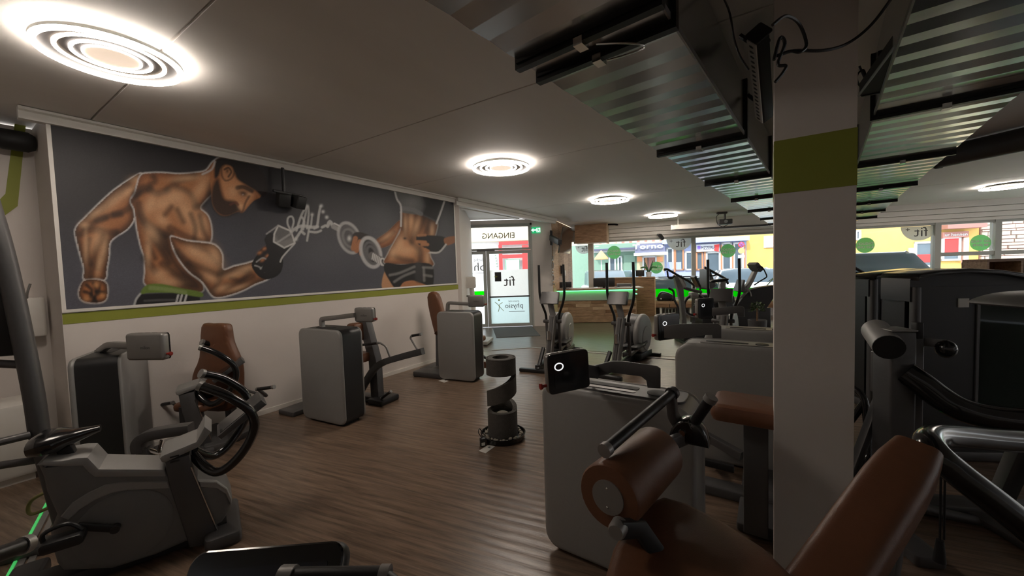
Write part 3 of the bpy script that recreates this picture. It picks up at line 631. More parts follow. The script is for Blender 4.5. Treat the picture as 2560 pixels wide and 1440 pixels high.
def segdist(idx, pts, closed):
    x, y = PX[idx], PY[idx]; d = np.full(len(idx), 1e9); n = len(pts)
    for i in range(n if closed else n-1):
        (ax, ay), (bx, by) = pts[i], pts[(i+1) % n]; ex, ey = bx-ax, by-ay; L = ex*ex+ey*ey+1e-9
        t = np.clip(((x-ax)*ex+(y-ay)*ey)/L, 0, 1); d = np.minimum(d, (x-ax-t*ex)**2+(y-ay-t*ey)**2)
    return np.sqrt(d)
def inside(idx, pts):
    x, y = PX[idx], PY[idx]; r = np.zeros(len(idx), bool); n = len(pts)
    for i in range(n):
        (ax, ay), (bx, by) = pts[i], pts[(i+1) % n]
        if abs(ay-by) < 1e-9: continue
        r ^= ((ay > y) != (by > y)) & (x < (bx-ax)*(y-ay)/(by-ay)+ax)
    return r
def sm(pts, n=4, closed=True): return cat2(pts, n, closed)
def fill(pts, col, soft=1.5, op=1., smooth=True):
    if smooth: pts = sm(pts)
    idx = near(pts, soft*3); d = segdist(idx, pts, True); s = np.where(inside(idx, pts), d, -d)
    mixin(idx, np.clip(s/soft*.5+.5, 0, 1)*op, col)
def edge(pts, col, dark=18., op=.75, smooth=True):
    """darken towards the outline, for rounded limbs"""
    if smooth: pts = sm(pts)
    idx = near(pts, 2); d = segdist(idx, pts, True); k = inside(idx, pts)
    mixin(idx, np.where(k, np.exp(-(d/dark)**2), 0)*op, col)
def line(pts, w, col, op=.9, soft=None, smooth=True):
    if smooth and len(pts) > 2: pts = sm(pts, 4, False)
    soft = soft or w*.5; idx = near(pts, w+soft*2); d = segdist(idx, pts, False)
    mixin(idx, np.clip(1-(d-w/2)/soft, 0, 1)*op*(d < w/2+soft), col)
def blob(cx, cy, rx, ry, col, op=.6, ang=0.):
    R = max(rx, ry)*2.2; idx = np.where((abs(PX-cx) < R) & (abs(PY-cy) < R))[0]; a = math.radians(ang); x, y = PX[idx]-cx, PY[idx]-cy
    u, v = x*math.cos(a)+y*math.sin(a), -x*math.sin(a)+y*math.cos(a); mixin(idx, np.exp(-(u/rx)**2-(v/ry)**2)*op, col)
c2 = lambda L: [(x*.375, 360+y*.375) for x, y in L]
c8 = lambda L: [(640+x*.2778, 360+y*.2778) for x, y in L]
# smoky ground
_g = np.clip((zz-Z0)/(Z1-Z0), 0, 1)[:, None]; ART = lin((88, 88, 98))[None, :]*(1-_g)**1.6+lin((40, 38, 41))[None, :]*(1-(1-_g)**1.6)
for a in ((200, 480, 130, 90, (40, 37, 40), .7), (330, 700, 160, 60, (92, 92, 102), .7), (520, 620, 120, 90, (84, 86, 96), .5), (620, 730, 200, 40, (88, 88, 98), .7), (880, 480, 90, 60, (36, 35, 38), .8), (790, 640, 90, 70, (96, 96, 102), .45), (960, 560, 60, 110, (100, 102, 106), .5), (900, 700, 160, 40, (74, 74, 82), .6), (1110, 640, 40, 90, (104, 104, 110), .5), (1115, 560, 30, 60, (92, 94, 98), .5)): blob(*a)
SK, HI, SH, DK = (166, 108, 68), (222, 178, 138), (86, 48, 30), (22, 15, 13)
# far arm
arm = c2([(935, 200), (870, 235), (760, 310), (660, 400), (570, 490), (520, 540), (500, 585), (512, 650), (535, 740), (560, 830), (565, 905), (690, 905), (708, 830), (722, 740), (728, 660), (770, 615), (840, 570), (885, 510), (890, 440), (900, 330), (960, 260)])
line(arm+[arm[0]], 3, (206, 206, 208), .9, 4); fill(arm, SK); edge(arm, DK, 14, .8)
fist = c2([(560, 912), (532, 960), (527, 1012), (560, 1048), (640, 1057), (698, 1040), (713, 980), (700, 925), (640, 905)])
line(fist+[fist[0]], 3, (196, 190, 186), .9, 4); fill(fist, (172, 108, 62)); edge(fist, DK, 10, .8)
for L in ([(575, 940), (610, 975), (600, 1020)], [(620, 930), (640, 990), (620, 1045)], [(560, 985), (600, 1000), (640, 1050)], [(660, 940), (655, 1000)], [(640, 985), (690, 990)]): line(c2(L), 4, DK, .85, 5)
for x, y in ((640, 940), (575, 1030), (680, 1010)): blob(*c2([(x, y)])[0], 8, 7, (214, 150, 96), .7)
for L, w in (([(560, 560), (640, 520), (730, 480), (800, 470)], 7), ([(540, 600), (620, 570), (700, 590), (770, 590)], 9), ([(600, 480), (700, 420), (780, 350), (860, 280)], 4), ([(680, 620), (640, 700), (620, 800), (600, 880)], 8), ([(700, 650), (680, 740), (650, 830)], 5), ([(590, 640), (580, 720), (600, 800)], 6), ([(760, 470), (840, 440), (880, 400)], 8), ([(640, 505), (700, 490)], 7)): line(c2(L), w, DK, .62, 9)
for x, y, a, b, an in ((760, 380, 38, 12, -40), (640, 460, 26, 8, -35), (560, 540, 12, 8, 0), (640, 640, 14, 30, 20), (690, 700, 8, 34, 10), (570, 680, 6, 40, 0), (660, 800, 7, 30, 10), (930, 240, 22, 10, 0), (850, 320, 20, 9, -40)): blob(*c2([(x, y)])[0], a, b, HI, .62, an)
# torso, shoulder and neck
tor = c2([(900, 330), (935, 215), (1000, 197), (1090, 196), (1190, 203), (1290, 196), (1370, 180), (1420, 120), (1480, 100), (1500, 240), (1440, 300), (1360, 380), (1330, 430), (1380, 480), (1404, 560), (1398, 650), (1340, 720), (1250, 800), (1330, 900), (1338, 985), (1150, 960), (975, 942), (966, 850), (962, 760), (935, 670), (912, 560), (895, 440), (870, 380)])
line(tor+[tor[0]], 3, (206, 204, 204), .85, 4); fill(tor, SK); edge(tor, SH, 12, .6)
fill(c2([(1130, 600), (1190, 780), (1330, 900), (1338, 985), (1200, 968), (1190, 900), (1130, 800), (1050, 690), (960, 560), (920, 470), (1000, 540)]), DK, 14, .86)
for L, w in (([(900, 340), (960, 290), (1040, 330), (1110, 310)], 8), ([(1110, 310), (1180, 250), (1290, 215)], 7), ([(1180, 290), (1250, 320), (1290, 370), (1300, 420)], 5), ([(880, 380), (930, 330), (1000, 300)], 5), ([(1020, 220), (1030, 250), (1000, 270)], 6), ([(920, 400), (960, 520), (1060, 590), (1130, 610)], 9), ([(1300, 420), (1350, 400), (1400, 330)], 6), ([(1390, 340), (1400, 280), (1450, 200)], 5), ([(960, 760), (1010, 820), (1030, 850)], 9), ([(1080, 800), (1150, 860), (1200, 900)], 8), ([(1010, 620), (1070, 700), (1120, 790)], 6), ([(985, 660), (1030, 760)], 4)): line(c2(L), w, DK, .62, 10)
for x, y, a, b, an in ((1080, 400, 30, 20, -30), (1170, 350, 26, 18, 0), (1230, 450, 22, 34, -20), (1000, 400, 14, 26, 20), (1310, 560, 20, 36, -20), (1350, 520, 12, 24, -20), (1240, 230, 40, 8, -5), (1330, 300, 14, 34, 30), (1060, 870, 22, 14, 0), (1120, 920, 30, 12, 5), (985, 720, 8, 40, 0), (1010, 590, 14, 26, -30), (1080, 510, 20, 14, 30)): blob(*c2([(x, y)])[0], a, b, HI, .62, an)
for L, w in (([(1130, 560), (1220, 610), (1290, 640), (1370, 660)], 9), ([(1270, 470), (1300, 560), (1290, 640)], 4), ([(1330, 480), (1350, 570), (1385, 640)], 4), ([(1180, 440), (1220, 520)], 4), ([(1140, 420), (1100, 470)], 5)): line(c2(L), w, DK, .55, 9)
# near arm
near_arm = c2([(1140, 620), (1250, 650), (1390, 665), (1445, 690), (1476, 745), (1482, 840), (1560, 818), (1640, 800), (1720, 775), (1800, 760), (1850, 800), (1790, 890), (1700, 930), (1600, 980), (1500, 1012), (1440, 1020), (1405, 1000), (1345, 915), (1260, 850), (1195, 770), (1155, 690)])
line(near_arm+[near_arm[0]], 4, (210, 208, 208), .9, 4); fill(near_arm, SK); edge(near_arm, DK, 13, .75)
for L, w in (([(1180, 720), (1260, 790), (1350, 830), (1440, 870)], 8), ([(1470, 850), (1450, 930), (1420, 980)], 7), ([(1300, 690), (1380, 720), (1440, 790)], 4), ([(1480, 870), (1560, 850), (1640, 840)], 5), ([(1500, 950), (1580, 930), (1680, 880)], 8), ([(1540, 890), (1600, 910), (1660, 850)], 5), ([(1250, 800), (1330, 880)], 7)): line(c2(L), w, DK, .62, 9)
for x, y, a, b, an in ((1380, 770, 36, 18, 30), (1290, 720, 26, 14, 20), (1430, 740, 14, 24, -20), (1400, 890, 22, 10, 30), (1560, 870, 30, 8, -15), (1640, 830, 26, 8, -15), (1480, 960, 20, 8, -20), (1580, 960, 26, 6, -20)): blob(*c2([(x, y)])[0], a, b, HI, .65, an)
# head
head = [(523, 430), (533, 405), (560, 398), (600, 405), (635, 425), (655, 455), (652, 490), (632, 503), (614, 522), (604, 532), (592, 530), (565, 540), (545, 535), (530, 512), (526, 470)]
fill(head, SK); fill([(553, 445), (575, 440), (600, 455), (628, 478), (634, 494), (622, 508), (606, 528), (598, 524), (585, 505), (565, 500), (556, 480)], (196, 138, 96), 5)
fill([(536, 410), (545, 396), (585, 392), (630, 405), (660, 440), (668, 476), (655, 492), (638, 478), (612, 462), (592, 448), (583, 428), (566, 412), (552, 420), (545, 440), (535, 445)], (36, 28, 26), 3)
fill([(545, 448), (553, 478), (562, 498), (585, 503), (598, 522), (588, 534), (562, 542), (540, 532), (527, 508), (527, 478), (535, 455)], (40, 29, 24), 5, .94)
ear = [(553, 420), (563, 412), (578, 416), (584, 430), (578, 446), (563, 452), (554, 440)]
fill(ear, (190, 132, 92)); line(ear+[ear[0]], 2, DK, .6, 3); line([(560, 424), (570, 420), (577, 430), (570, 442)], 2, DK, .8, 3); blob(567, 428, 4, 6, DK, .7)
line([(592, 470), (608, 468), (628, 478)], 6, DK, .85, 5); blob(607, 484, 12, 7, DK, .85, 15); blob(606, 487, 2, 2, (210, 190, 180), .6); line([(622, 490), (612, 508), (604, 530), (594, 524)], 2.5, DK, .65, 3); blob(600, 516, 6, 8, HI, .7); blob(580, 480, 12, 14, HI, .45); blob(622, 486, 6, 4, HI, .5); line([(575, 512), (588, 506), (594, 512)], 3, (96, 50, 40), .7, 3)
line([(536, 405), (528, 424), (505, 436)], 2, (206, 204, 204), .7, 3)
# shorts
fill(c2([(975, 940), (1080, 934), (1200, 960), (1338, 988), (1330, 1022), (1150, 995), (1000, 992), (932, 1000)]), (104, 128, 50)); line(c2([(1000, 960), (1040, 962), (1150, 975), (1230, 990)]), 6, (150, 166, 110), .5, 4)
fill(c2([(932, 1000), (1150, 993), (1330, 1022), (1330, 1062), (890, 1085), (912, 1030)]), (26, 24, 26), smooth=False); line(c2([(932, 1000), (905, 1035), (890, 1083)]), 2, (200, 200, 200), .8, 3)
for x in (1185, 1210, 1240): line(c2([(x, 1008), (x-14, 1058)]), 3, (206, 206, 206), .9, 2)
line(c2([(960, 1045), (1080, 1040), (1170, 1040)]), 2, (96, 96, 98), .6, 3)
# gloved hand with hexagonal dumbbell
glove = [(628, 664), (640, 640), (655, 620), (680, 612), (700, 632), (706, 660), (696, 686), (668, 698), (645, 690)]
fill(glove, (28, 25, 26)); edge(glove, (10, 10, 10), 6)
for p in ((648, 632), (660, 622), (655, 650), (668, 640)): blob(*p, 6, 4, (196, 128, 84), .85, -30)
for L in ([(640, 655), (655, 645), (668, 650)], [(650, 672), (664, 660)], [(636, 664), (648, 668), (660, 680)]): line(L, 1.6, (180, 178, 176), .7, 2)
fill(c8([(70, 860), (100, 800), (165, 800), (155, 880), (250, 935), (330, 895), (225, 1025), (215, 1060), (120, 1150), (30, 1170), (60, 1080), (110, 1000)]), (30, 28, 30), smooth=False)
hx = c8([(160, 810), (195, 735), (310, 785), (345, 890), (250, 935), (155, 880)])
fill(hx, (134, 132, 130), smooth=False); fill(c8([(195, 735), (310, 785), (325, 840), (200, 880), (160, 810)]), (106, 104, 104), 4, smooth=False); line(hx+[hx[0]], 2, (216, 214, 212), .9, 2, smooth=False); line(c8([(190, 885), (320, 800)]), 2, (176, 174, 172), .8, 3)
line(c8([(90, 810), (195, 735)]), 2, (170, 168, 168), .8, 2); line(c8([(345, 895), (240, 1010), (215, 1060)]), 2, (206, 204, 202), .85, 2)
# splash of white strokes
for L, w in (([(310, 780), (280, 720), (285, 665), (320, 655), (335, 700), (320, 760)], 2), ([(310, 790), (380, 745), (440, 740), (490, 750), (550, 745)], 5), ([(360, 780), (390, 680), (420, 610), (455, 570)], 3), ([(400, 790), (440, 640), (460, 560), (470, 620), (455, 760)], 2.5), ([(455, 870), (470, 780), (480, 740)], 2.5), ([(520, 760), (545, 740), (560, 640), (575, 565)], 3.5), ([(480, 790), (540, 795), (580, 780)], 3), ([(590, 750), (620, 735)], 4), ([(640, 740), (660, 700), (690, 740), (720, 760)], 6), ([(340, 870), (370, 830), (400, 790), (430, 810)], 4), ([(410, 660), (430, 700), (420, 770)], 2.5), ([(500, 640), (490, 740)], 2)): line(c8(L), w, (206, 206, 204), .78, 2.5)
for x, y in ((455, 560), (582, 558), (500, 635), (598, 610), (632, 660), (355, 858)): blob(*c8([(x, y)])[0], 4, 4, (222, 222, 220), .85)
# plate dumbbell
line(c8([(690, 745), (740, 770)]), 9, (150, 148, 146), .9, 2); line(c8([(700, 715), (760, 745)]), 2, (214, 212, 210), .9, 2)
def ell(cx, cy, rx, ry, ang, n=28):
    a = math.radians(ang); return c8([(cx+rx*math.cos(t)*math.cos(a)-ry*math.sin(t)*math.sin(a), cy+rx*math.cos(t)*math.sin(a)+ry*math.sin(t)*math.cos(a)) for t in [2*math.pi*k/n for k in range(n)]])
e = ell(835, 845, 88, 140, -22); fill(e, (44, 42, 45)); line(e+[e[0]], 4, (196, 194, 194), .7, 4)
for k, c in ((.8, (110, 108, 110)), (.6, (150, 148, 148)), (.4, (90, 88, 90))): e = ell(838, 848, 88*k, 140*k, -22); line(e+[e[0]], 3, c, .6, 4)
fill(c8([(880, 800), (960, 800), (1060, 860), (1020, 960), (960, 1000), (880, 960), (850, 880)]), (36, 26, 22))
for a, b in (((890, 850), (870, 940)), ((930, 880), (900, 960)), ((975, 910), (945, 985))): line(c8([a, b]), 9, (176, 112, 70), .9, 3)
blob(*c8([(835, 850)])[0], 5, 7, (230, 228, 226), .8)
fill(c8([(1070, 870), (1180, 790), (1285, 690), (1300, 750), (1255, 850), (1205, 905), (1125, 935), (1085, 920)]), SK); edge(c8([(1070, 870), (1180, 790), (1285, 690), (1300, 750), (1255, 850), (1205, 905), (1125, 935), (1085, 920)]), SH, 9, .7); line(c8([(1100, 900), (1180, 850), (1240, 790)]), 3, SH, .7, 5); blob(*c8([(1180, 830)])[0], 20, 7, HI, .5, -35)
e = ell(1028, 975, 82, 135, -18); fill(e, (30, 29, 31)); line(e+[e[0]], 5, (200, 198, 198), .8, 4)
for k in (.72, .45): e = ell(1034, 980, 82*k, 135*k, -18); line(e+[e[0]], 3, (120, 118, 120), .6, 4)
line(c8([(1040, 1005), (1140, 1060)]), 16, (104, 100, 100), .95, 3)
for k in range(7): line(c8([(1050+k*14, 985+k*9), (1040+k*14, 1035+k*9)]), 1.8, (208, 206, 204), .8, 1.5)
e = ell(1140, 1062, 20, 32, -20); fill(e, (60, 58, 58)); line(e+[e[0]], 2, (214, 212, 210), .8, 2)
# second figure: waist, top, shorts, glove
bod = c8([(1300, 615), (1400, 630), (1490, 640), (1617, 690), (1612, 800), (1560, 930), (1560, 1010), (1585, 1095), (1380, 1080), (1160, 1075), (1180, 1000), (1255, 860), (1300, 770)])
line(bod, 3, (180, 178, 176), .6, 3); fill(bod, (180, 122, 80)); edge(bod, SH, 12, .7)
fill(c8([(1480, 640), (1617, 690), (1600, 820), (1540, 800), (1500, 900), (1470, 1060), (1440, 980), (1490, 820)]), DK, 9, .62)
for L, w in (([(1360, 640), (1355, 740), (1340, 840)], 6), ([(1440, 640), (1420, 760), (1380, 860)], 6), ([(1500, 680), (1460, 780), (1400, 880)], 6), ([(1320, 650), (1325, 760)], 4), ([(1560, 700), (1540, 800)], 6), ([(1230, 1000), (1300, 1030), (1400, 1050)], 5), ([(1400, 900), (1470, 960), (1480, 1050)], 5)): line(c8(L), w, DK, .55, 8)
for x, y, a, b, an in ((1390, 700, 7, 20, 0), (1340, 720, 5, 22, 0), (1440, 740, 7, 22, 15), (1290, 900, 12, 22, 20), (1350, 960, 26, 14, 0), (1230, 980, 9, 14, 20), (1580, 780, 6, 18, 0), (1540, 1020, 6, 20, 0)): blob(*c8([(x, y)])[0], a, b, HI, .6, an)
blob(*c8([(1335, 850)])[0], 4, 3, DK, .9)
fill(c8([(1242, 420), (1265, 500), (1300, 560), (1308, 618), (1400, 632), (1490, 640), (1625, 705), (1660, 600), (1695, 500), (1500, 440)]), (96, 96, 96), smooth=False); fill(c8([(1480, 450), (1695, 505), (1660, 600), (1625, 705), (1480, 640), (1510, 560)]), (36, 35, 37), 6, smooth=False); blob(*c8([(1400, 510)])[0], 24, 16, (140, 140, 140), .6)
line(c8([(1310, 580), (1400, 590), (1480, 630)]), 8, (124, 124, 126), .6, 3); line(c8([(1245, 425), (1265, 500), (1300, 565), (1300, 740)]), 2, (206, 204, 204), .8, 2.5); line(c8([(1695, 505), (1660, 610), (1620, 715)]), 2, (206, 204, 204), .8, 2.5)
fill(c8([(1130, 1300), (1152, 1150), (1200, 1200), (1245, 1295)]), (190, 140, 102)); fill(c8([(1285, 1290), (1330, 1240), (1420, 1228), (1530, 1268), (1500, 1285)]), (176, 118, 80))
sh_ = c8([(1160, 1072), (1300, 1085), (1430, 1072), (1580, 1092), (1590, 1268), (1530, 1270), (1420, 1228), (1330, 1240), (1285, 1292), (1240, 1292), (1190, 1220), (1150, 1140)])
fill(sh_, (24, 22, 24)); fill(c8([(1430, 1075), (1490, 1090), (1500, 1235), (1430, 1228)]), (52, 50, 52), 4)
for L in ([(1200, 1180), (1290, 1160), (1420, 1105)], [(1240, 1240), (1320, 1190), (1420, 1150)], [(1505, 1120), (1510, 1230)], [(1500, 1110), (1580, 1115)], [(1510, 1180), (1575, 1190)]): line(c8(L), 2, (150, 148, 146), .55, 4)
fill(c8([(1445, 828), (1560, 822), (1690, 838), (1705, 895), (1645, 970), (1560, 972), (1500, 925), (1450, 895)]), (26, 24, 26)); fill(c8([(1690, 850), (1795, 830), (1795, 880), (1710, 912)]), (150, 98, 66)); line(c8([(1705, 905), (1640, 975), (1550, 975)]), 2, (206, 204, 202), .8, 2.5)
for L in ([(1450, 880), (1520, 885)], [(1490, 905), (1540, 905)], [(1520, 950), (1545, 965)]): line(c8(L), 5, (176, 120, 80), .9, 3)
line(c8([(1455, 825), (1520, 820)]), 3, (176, 120, 80), .8, 3)
rng = np.random.default_rng(4); ART = np.clip(ART*.95*(1+rng.normal(0, .05, (len(uu), 1))), 0, 1)
me = bpy.data.meshes.new('mural_print'); ii = np.arange(NU*NZ).reshape(NZ, NU)
vv = np.stack([uu, np.full(len(uu), -.012), zz], 1)
me.from_pydata(vv.tolist(), [], np.stack([ii[:-1, :-1], ii[:-1, 1:], ii[1:, 1:], ii[1:, :-1]], -1).reshape(-1, 4).tolist())
ca = me.color_attributes.new('paint', 'FLOAT_COLOR', 'POINT'); ca.data.foreach_set('color', np.concatenate([ART, np.ones((len(uu), 1))], 1).astype(np.float32).ravel())
m = mat('mural_paint', (.5, .5, .5), .55, var=.05, bump=.05); nt = m.node_tree; at = nt.nodes.new('ShaderNodeAttribute'); at.attribute_name = 'paint'
nt.links.new(at.outputs['Color'], nt.nodes['Principled BSDF'].inputs['Base Color'])
t = thing('wall_mural', 'wide airbrushed mural of a bare-chested man lifting a dumbbell and a woman\'s waist', 'mural', FW)
ob('mural_panel', B().box(U0-.02, U1+.02, -.010, 0, Z0-.015, Z1+.0), MAT['white_trim'], t)
ob('mural_print', me, m, t)
ob('mural_border', B().box(U0-.025, U0, -.02, 0, Z0-.02, Z1).box(U1, U1+.02, -.018, 0, Z0-.02, Z1).box(U0-.025, U1+.02, -.018, 0, Z0-.025, Z0), MAT['white_trim'], t)
# ================================================================ strength machines with cabinet towers
def rel(fr, f2, z=0.):
    """matrix that puts frame f2's local shapes into frame fr's local space"""
    x, y, _ = fr.loc(f2.O); return Matrix.Translation((x, y, z)) @ Matrix.Rotation(math.radians(fr.a-f2.a), 4, 'Z')
def seg(b, p, q, r, seg_=12): return b.tube([p, q], r, seg_)
def grip(par, p, q, r=.016, name='handle_grip'):
    p, q = Vector(p), Vector(q); g = ob(name, B().tube([p, q], r, 12), MAT['black_rubber'], par); d = (q-p).normalized()
    ob('end_cap', B().tube([q, q+d*.022], r*1.18, 14), MAT['silver'], g); ob('collar', B().tube([p-d*.015, p], r*1.12, 14), MAT['silver'], g); return g
def tower(t, L=.68, T=.29, H=1.02, slot=True):
    """cabinet: two rounded silver side panels over a black core"""
    ol = rrect(0, L, .015, H, .075, 5)
    for y0, y1 in ((0, .042), (T-.022, T)): ob('side_panel', B().prism(ol, y0, y1, 'y', .022, 3), MAT['silver_panel'], t)
    core = ob('tower_core', B().prism(rrect(.005, L-.005, .02, H-.005, .072, 5), .038, T-.018, 'y'), MAT['dark_plastic'], t)
    ob('top_plate', B().prism(rrect(.09, L-.09, .075, T-.075, .03), H-.016, H-.006, 'z', .003, 1), MAT['graphite'], core)
    ob('top_slot_sheet', B().prism(rrect(.14, L*.62, .115, T-.115, .02), H-.009, H-.003, 'z'), MAT['black_matte'], core)  # no hole cut: flat black sheet stands in for the slot's shade
    ob('foot_plinth', B().box(.06, L-.06, .05, T-.05, 0, .03), MAT['black_matte'], t)
    return core
def tablet(t, M, w=.255, h=.205, d=.055, knob=1, mark=True):
    """screen with x to its right, screen side on -y; M puts it into the machine"""
    b = ob('tablet_case', B().at(M).prism(rrect(-w/2, w/2, -h/2, h/2, .024, 4), 0, d, 'y', .018, 3), MAT['silver'], t)
    ob('screen', B().at(M).prism(rrect(-w/2+.002, w/2-.002, -h/2+.002, h/2-.002, .02, 4), -.005, .004, 'y', .003, 1), MAT['black_gloss'], b)
    ob('display', B().at(M).prism(rrect(-w/2+.032, w/2-.022, -h/2+.03, h/2-.022, .004, 2), -.0065, -.003, 'y'), MAT['screen'], b)
    if mark: ob('screen_ring', B().at(M).tube([(-.055+.022*math.cos(a), -.0075, .035+.017*math.sin(a)) for a in [2*math.pi*k/24 for k in range(24)]], .0028, 6, closed=True), MAT['screen_mark'], b)
    k = ob('emergency_knob', B().at(M).lathe([(.008, 0), (.008, .02), (.015, .024), (.015, .034), (0, .036)], 14, (0, 0, 0), 'x'), MAT['red_plastic'], b)
    k.data.transform(M @ Matrix.Translation((knob*(w/2), d*.5, -h*.28)) @ Matrix.Rotation(0 if knob > 0 else math.pi, 4, 'Z') @ M.inverted())
    for q in (-.06, 0, .06): ob('vent_shade_strip', B().at(M).box(q-.02, q+.02, d*.35, d*.45, h/2-.001, h/2+.001), MAT['black_matte'], b)  # vent openings not cut, their shade is painted as thin black strips
    text('lettering', 'milon', .036, MAT['graphite'], b, (0, 0, 0), (-1, 0, 0), ext=.0006).data.transform(M @ Matrix.Translation((-.01, d+.0006, -.005)))
    return b
GM = 'strength machines with cabinet towers'
# ---- tower by the mural wall, middle
F2 = Fr(gp(757, 1047), 117)
t = thing('strength_machine', 'strength machine by the mural wall with two bent lever handles and a tall grey column', 'exercise machine', F2, GM); tower(t, .68, .29, 1.03)
a0, a1, a2, a3 = F2.p(806, 815, .15), F2.p(804, 797, .15), F2.p(830, 795, .15), F2.p(884, 788, .15)
ob('screen_arm', B().bar(fillet([(a0[0], .15, 1.0), (a1[0], .15, a1[2]), (a2[0], .15, a2[2]), (a3[0], .17, a3[2])], .04), .045, .05), MAT['silver'], t)
c = F2.p(903, 788, .18); tablet(t, rel(F2, F2.sub(c[0], .25, 117+172), c[2]), .235, .155, .055, -1)
Y = .78
cb, ct = F2.p(945, 1008, Y), F2.p(912, 800, Y)
ob('column', B().bar([(cb[0], Y, .03), F2.p(938, 900, Y), F2.p(925, 850, Y), (ct[0], Y, ct[2])], .10, .13), MAT['graphite'], t)
ob('base_rail', B().rbox(-.25, cb[0]+.14, Y-.07, Y+.07, 0, .06, .02).rbox(-.42, -.14, -.02, Y+.1, 0, .055, .02), MAT['graphite'], t)
ob('foot', B().rbox(cb[0]-.02, cb[0]+.22, Y-.16, Y+.16, 0, .07, .03), MAT['dark_plastic'], t)
lv = [F2.p(x, y, Y-.12) for x, y in ((898, 985), (930, 930), (955, 908), (1000, 893), (1057, 878))]
ob('lever_arm', B().bar(cat(lv, 6), .06, .075), MAT['graphite'], t)
for p in (((975, 893), (965, 866), (950, 857), (908, 862)), ((1043, 873), (1026, 845), (1028, 840), (1050, 836))):
    q = [F2.p(x, y, Y-.12) for x, y in p]; ob('handle_stem', B().tube(fillet(q[:3]+[tuple(Vector(q[2]).lerp(Vector(q[3]), .15))], .03), .012, 10), MAT['silver'], t); grip(t, Vector(q[2]).lerp(Vector(q[3]), .15), q[3], .015)
for p in (((935, 1000), (908, 1003)), ((955, 995), (975, 980))):
    q = [F2.p(x, y, Y-.1) for x, y in p]; grip(t, q[0], q[1], .016, 'foot_grip')
q0, q1 = F2.p(868, 882, .62), F2.p(907, 908, .62); ob('seat', B().rbox(q0[0]-.12, q1[0], .45, .80, q1[2], q0[2], .03, .02), MAT['leather'], t); ob('seat_post', B().box(q0[0]-.04, q0[0]+.06, .56, .68, .04, q1[2]), MAT['graphite'], t)
q0, q1 = F2.p(889, 810, .72), F2.p(908, 848, .72); ob('chest_pad', B().rbox(q0[0]-.04, q1[0], .60, .86, q1[2]-.02, q0[2]+.02, .04, .03, 'y'), MAT['leather'], t)
# ---- tower near the entrance recess
F3 = Fr(gp(1097, 949), 113.5)
t = thing('strength_machine', 'strength machine with brown backrest nearest the entrance end of the mural wall', 'exercise machine', F3, GM); tower(t, .62, .29, 1.02)
a0, a1, a2 = F3.p(1118, 765, .15), F3.p(1120, 757, .15), F3.p(1170, 760, .15)
ob('screen_arm', B().bar(fillet([(a0[0], .15, 1.0), (a1[0], .15, a1[2]), (a2[0], .17, a2[2])], .04), .045, .05), MAT['silver'], t)
c = F3.p(1187, 753, .2); tablet(t, rel(F3, F3.sub(c[0], .26, 113.5+170), c[2]), .25, .175, .055, -1)
ob('base_rail', B().rbox(-.50, .1, .02, .30, 0, .08, .03), MAT['graphite'], t)
q = [F3.p(x, y, .55) for x, y in ((1072, 742), (1098, 738), (1118, 800), (1085, 830))]
bk = B().prism(sm([(q[0][0]+.02, q[0][2]+.0), (q[1][0], q[1][2]+.02), (q[2][0], q[2][2]), (q[2][0]+.18, .62), (q[3][0]+.14, .62), (q[3][0]+.06, q[3][2])]), .46, .58, 'y', .03, 3)
ob('backrest', bk, MAT['leather'], t); ob('backrest_column', B().bar([(q[3][0]+.10, .50, .05), (q[3][0]+.06, .60, .85)], .08, .07), MAT['graphite'], t)
ob('rear_rail', B().rbox(q[3][0]-.1, q[3][0]+.12, .25, .85, 0, .07, .02), MAT['graphite'], t); ob('seat', B().rbox(.02, .40, .42, .82, .46, .55, .04, .03), MAT['leather'], t)
ob('seat_post', B().box(.15, .25, .56, .66, .03, .47), MAT['graphite'], t); ob('roller', B().tube([(.60, .34, .18), (.60, .62, .18)], .05, 16), MAT['leather'], t); ob('roller_arm', B().bar([(.60, .60, .18), (.3, .60, .30)], .04, .04), MAT['graphite'], t)
# ---- tower behind the exercise bike
P = gp(300, 888, 1.02); F1 = Fr((P[0], P[1]), 150)
f1x = Fr((P[0], P[1]), 330)
t = thing('strength_machine', 'strength machine with tall brown backrest between the bikes and the mural wall', 'exercise machine', F1, GM)
F1 = Fr(F1.w(-.66, -.30), 150); place(t, F1); tower(t, .66, .30, 1.02)
tl = lambda P: F1.loc(P)
Pt = dep(390, 862, 2.95); FT = Fr(Pt, 96)
aa = [tl(gp(x, y, z)) for x, y, z in ((250, 878, 1.02), (272, 862, 1.09), (292, 862, 1.10), (350, 866, 1.10))]
ob('screen_arm', B().bar(fillet([aa[0], aa[1], aa[2], aa[3]], .05), .045, .05).bar([aa[0], (aa[0][0]-.1, aa[0][1], 1.0)], .07, .03), MAT['silver'], t)
tablet(t, rel(F1, Fr(FT.w(0, -.03), 96+180), Pt[2]), .315, .205, .06, -1)
WB = Fr(dep(548, 990, 3.85), 122.9-20)       # faces the room
Mb = rel(F1, WB)
pz = lambda x, y, off=0.: WB.p(x, y, off)
ol = [(v[0], v[2]) for v in [pz(*q) for q in ((512, 815), (530, 809), (560, 809), (573, 815), (580, 855), (600, 905), (604, 950), (600, 995), (575, 1025), (510, 1020), (490, 990), (490, 935), (507, 890))]]
ob('backrest', B().at(Mb).prism(sm(ol, 3), -.05, .05, 'y', .03, 3), MAT['leather'], t)
ob('backrest_column', B().at(Mb).bar([(0, .12, .03), (0, .09, 1.1)], .08, .07), MAT['graphite'], t)
ob('base_rail', B().at(Mb).rbox(-.30, .30, -.55, .16, 0, .06, .02), MAT['graphite'], t)
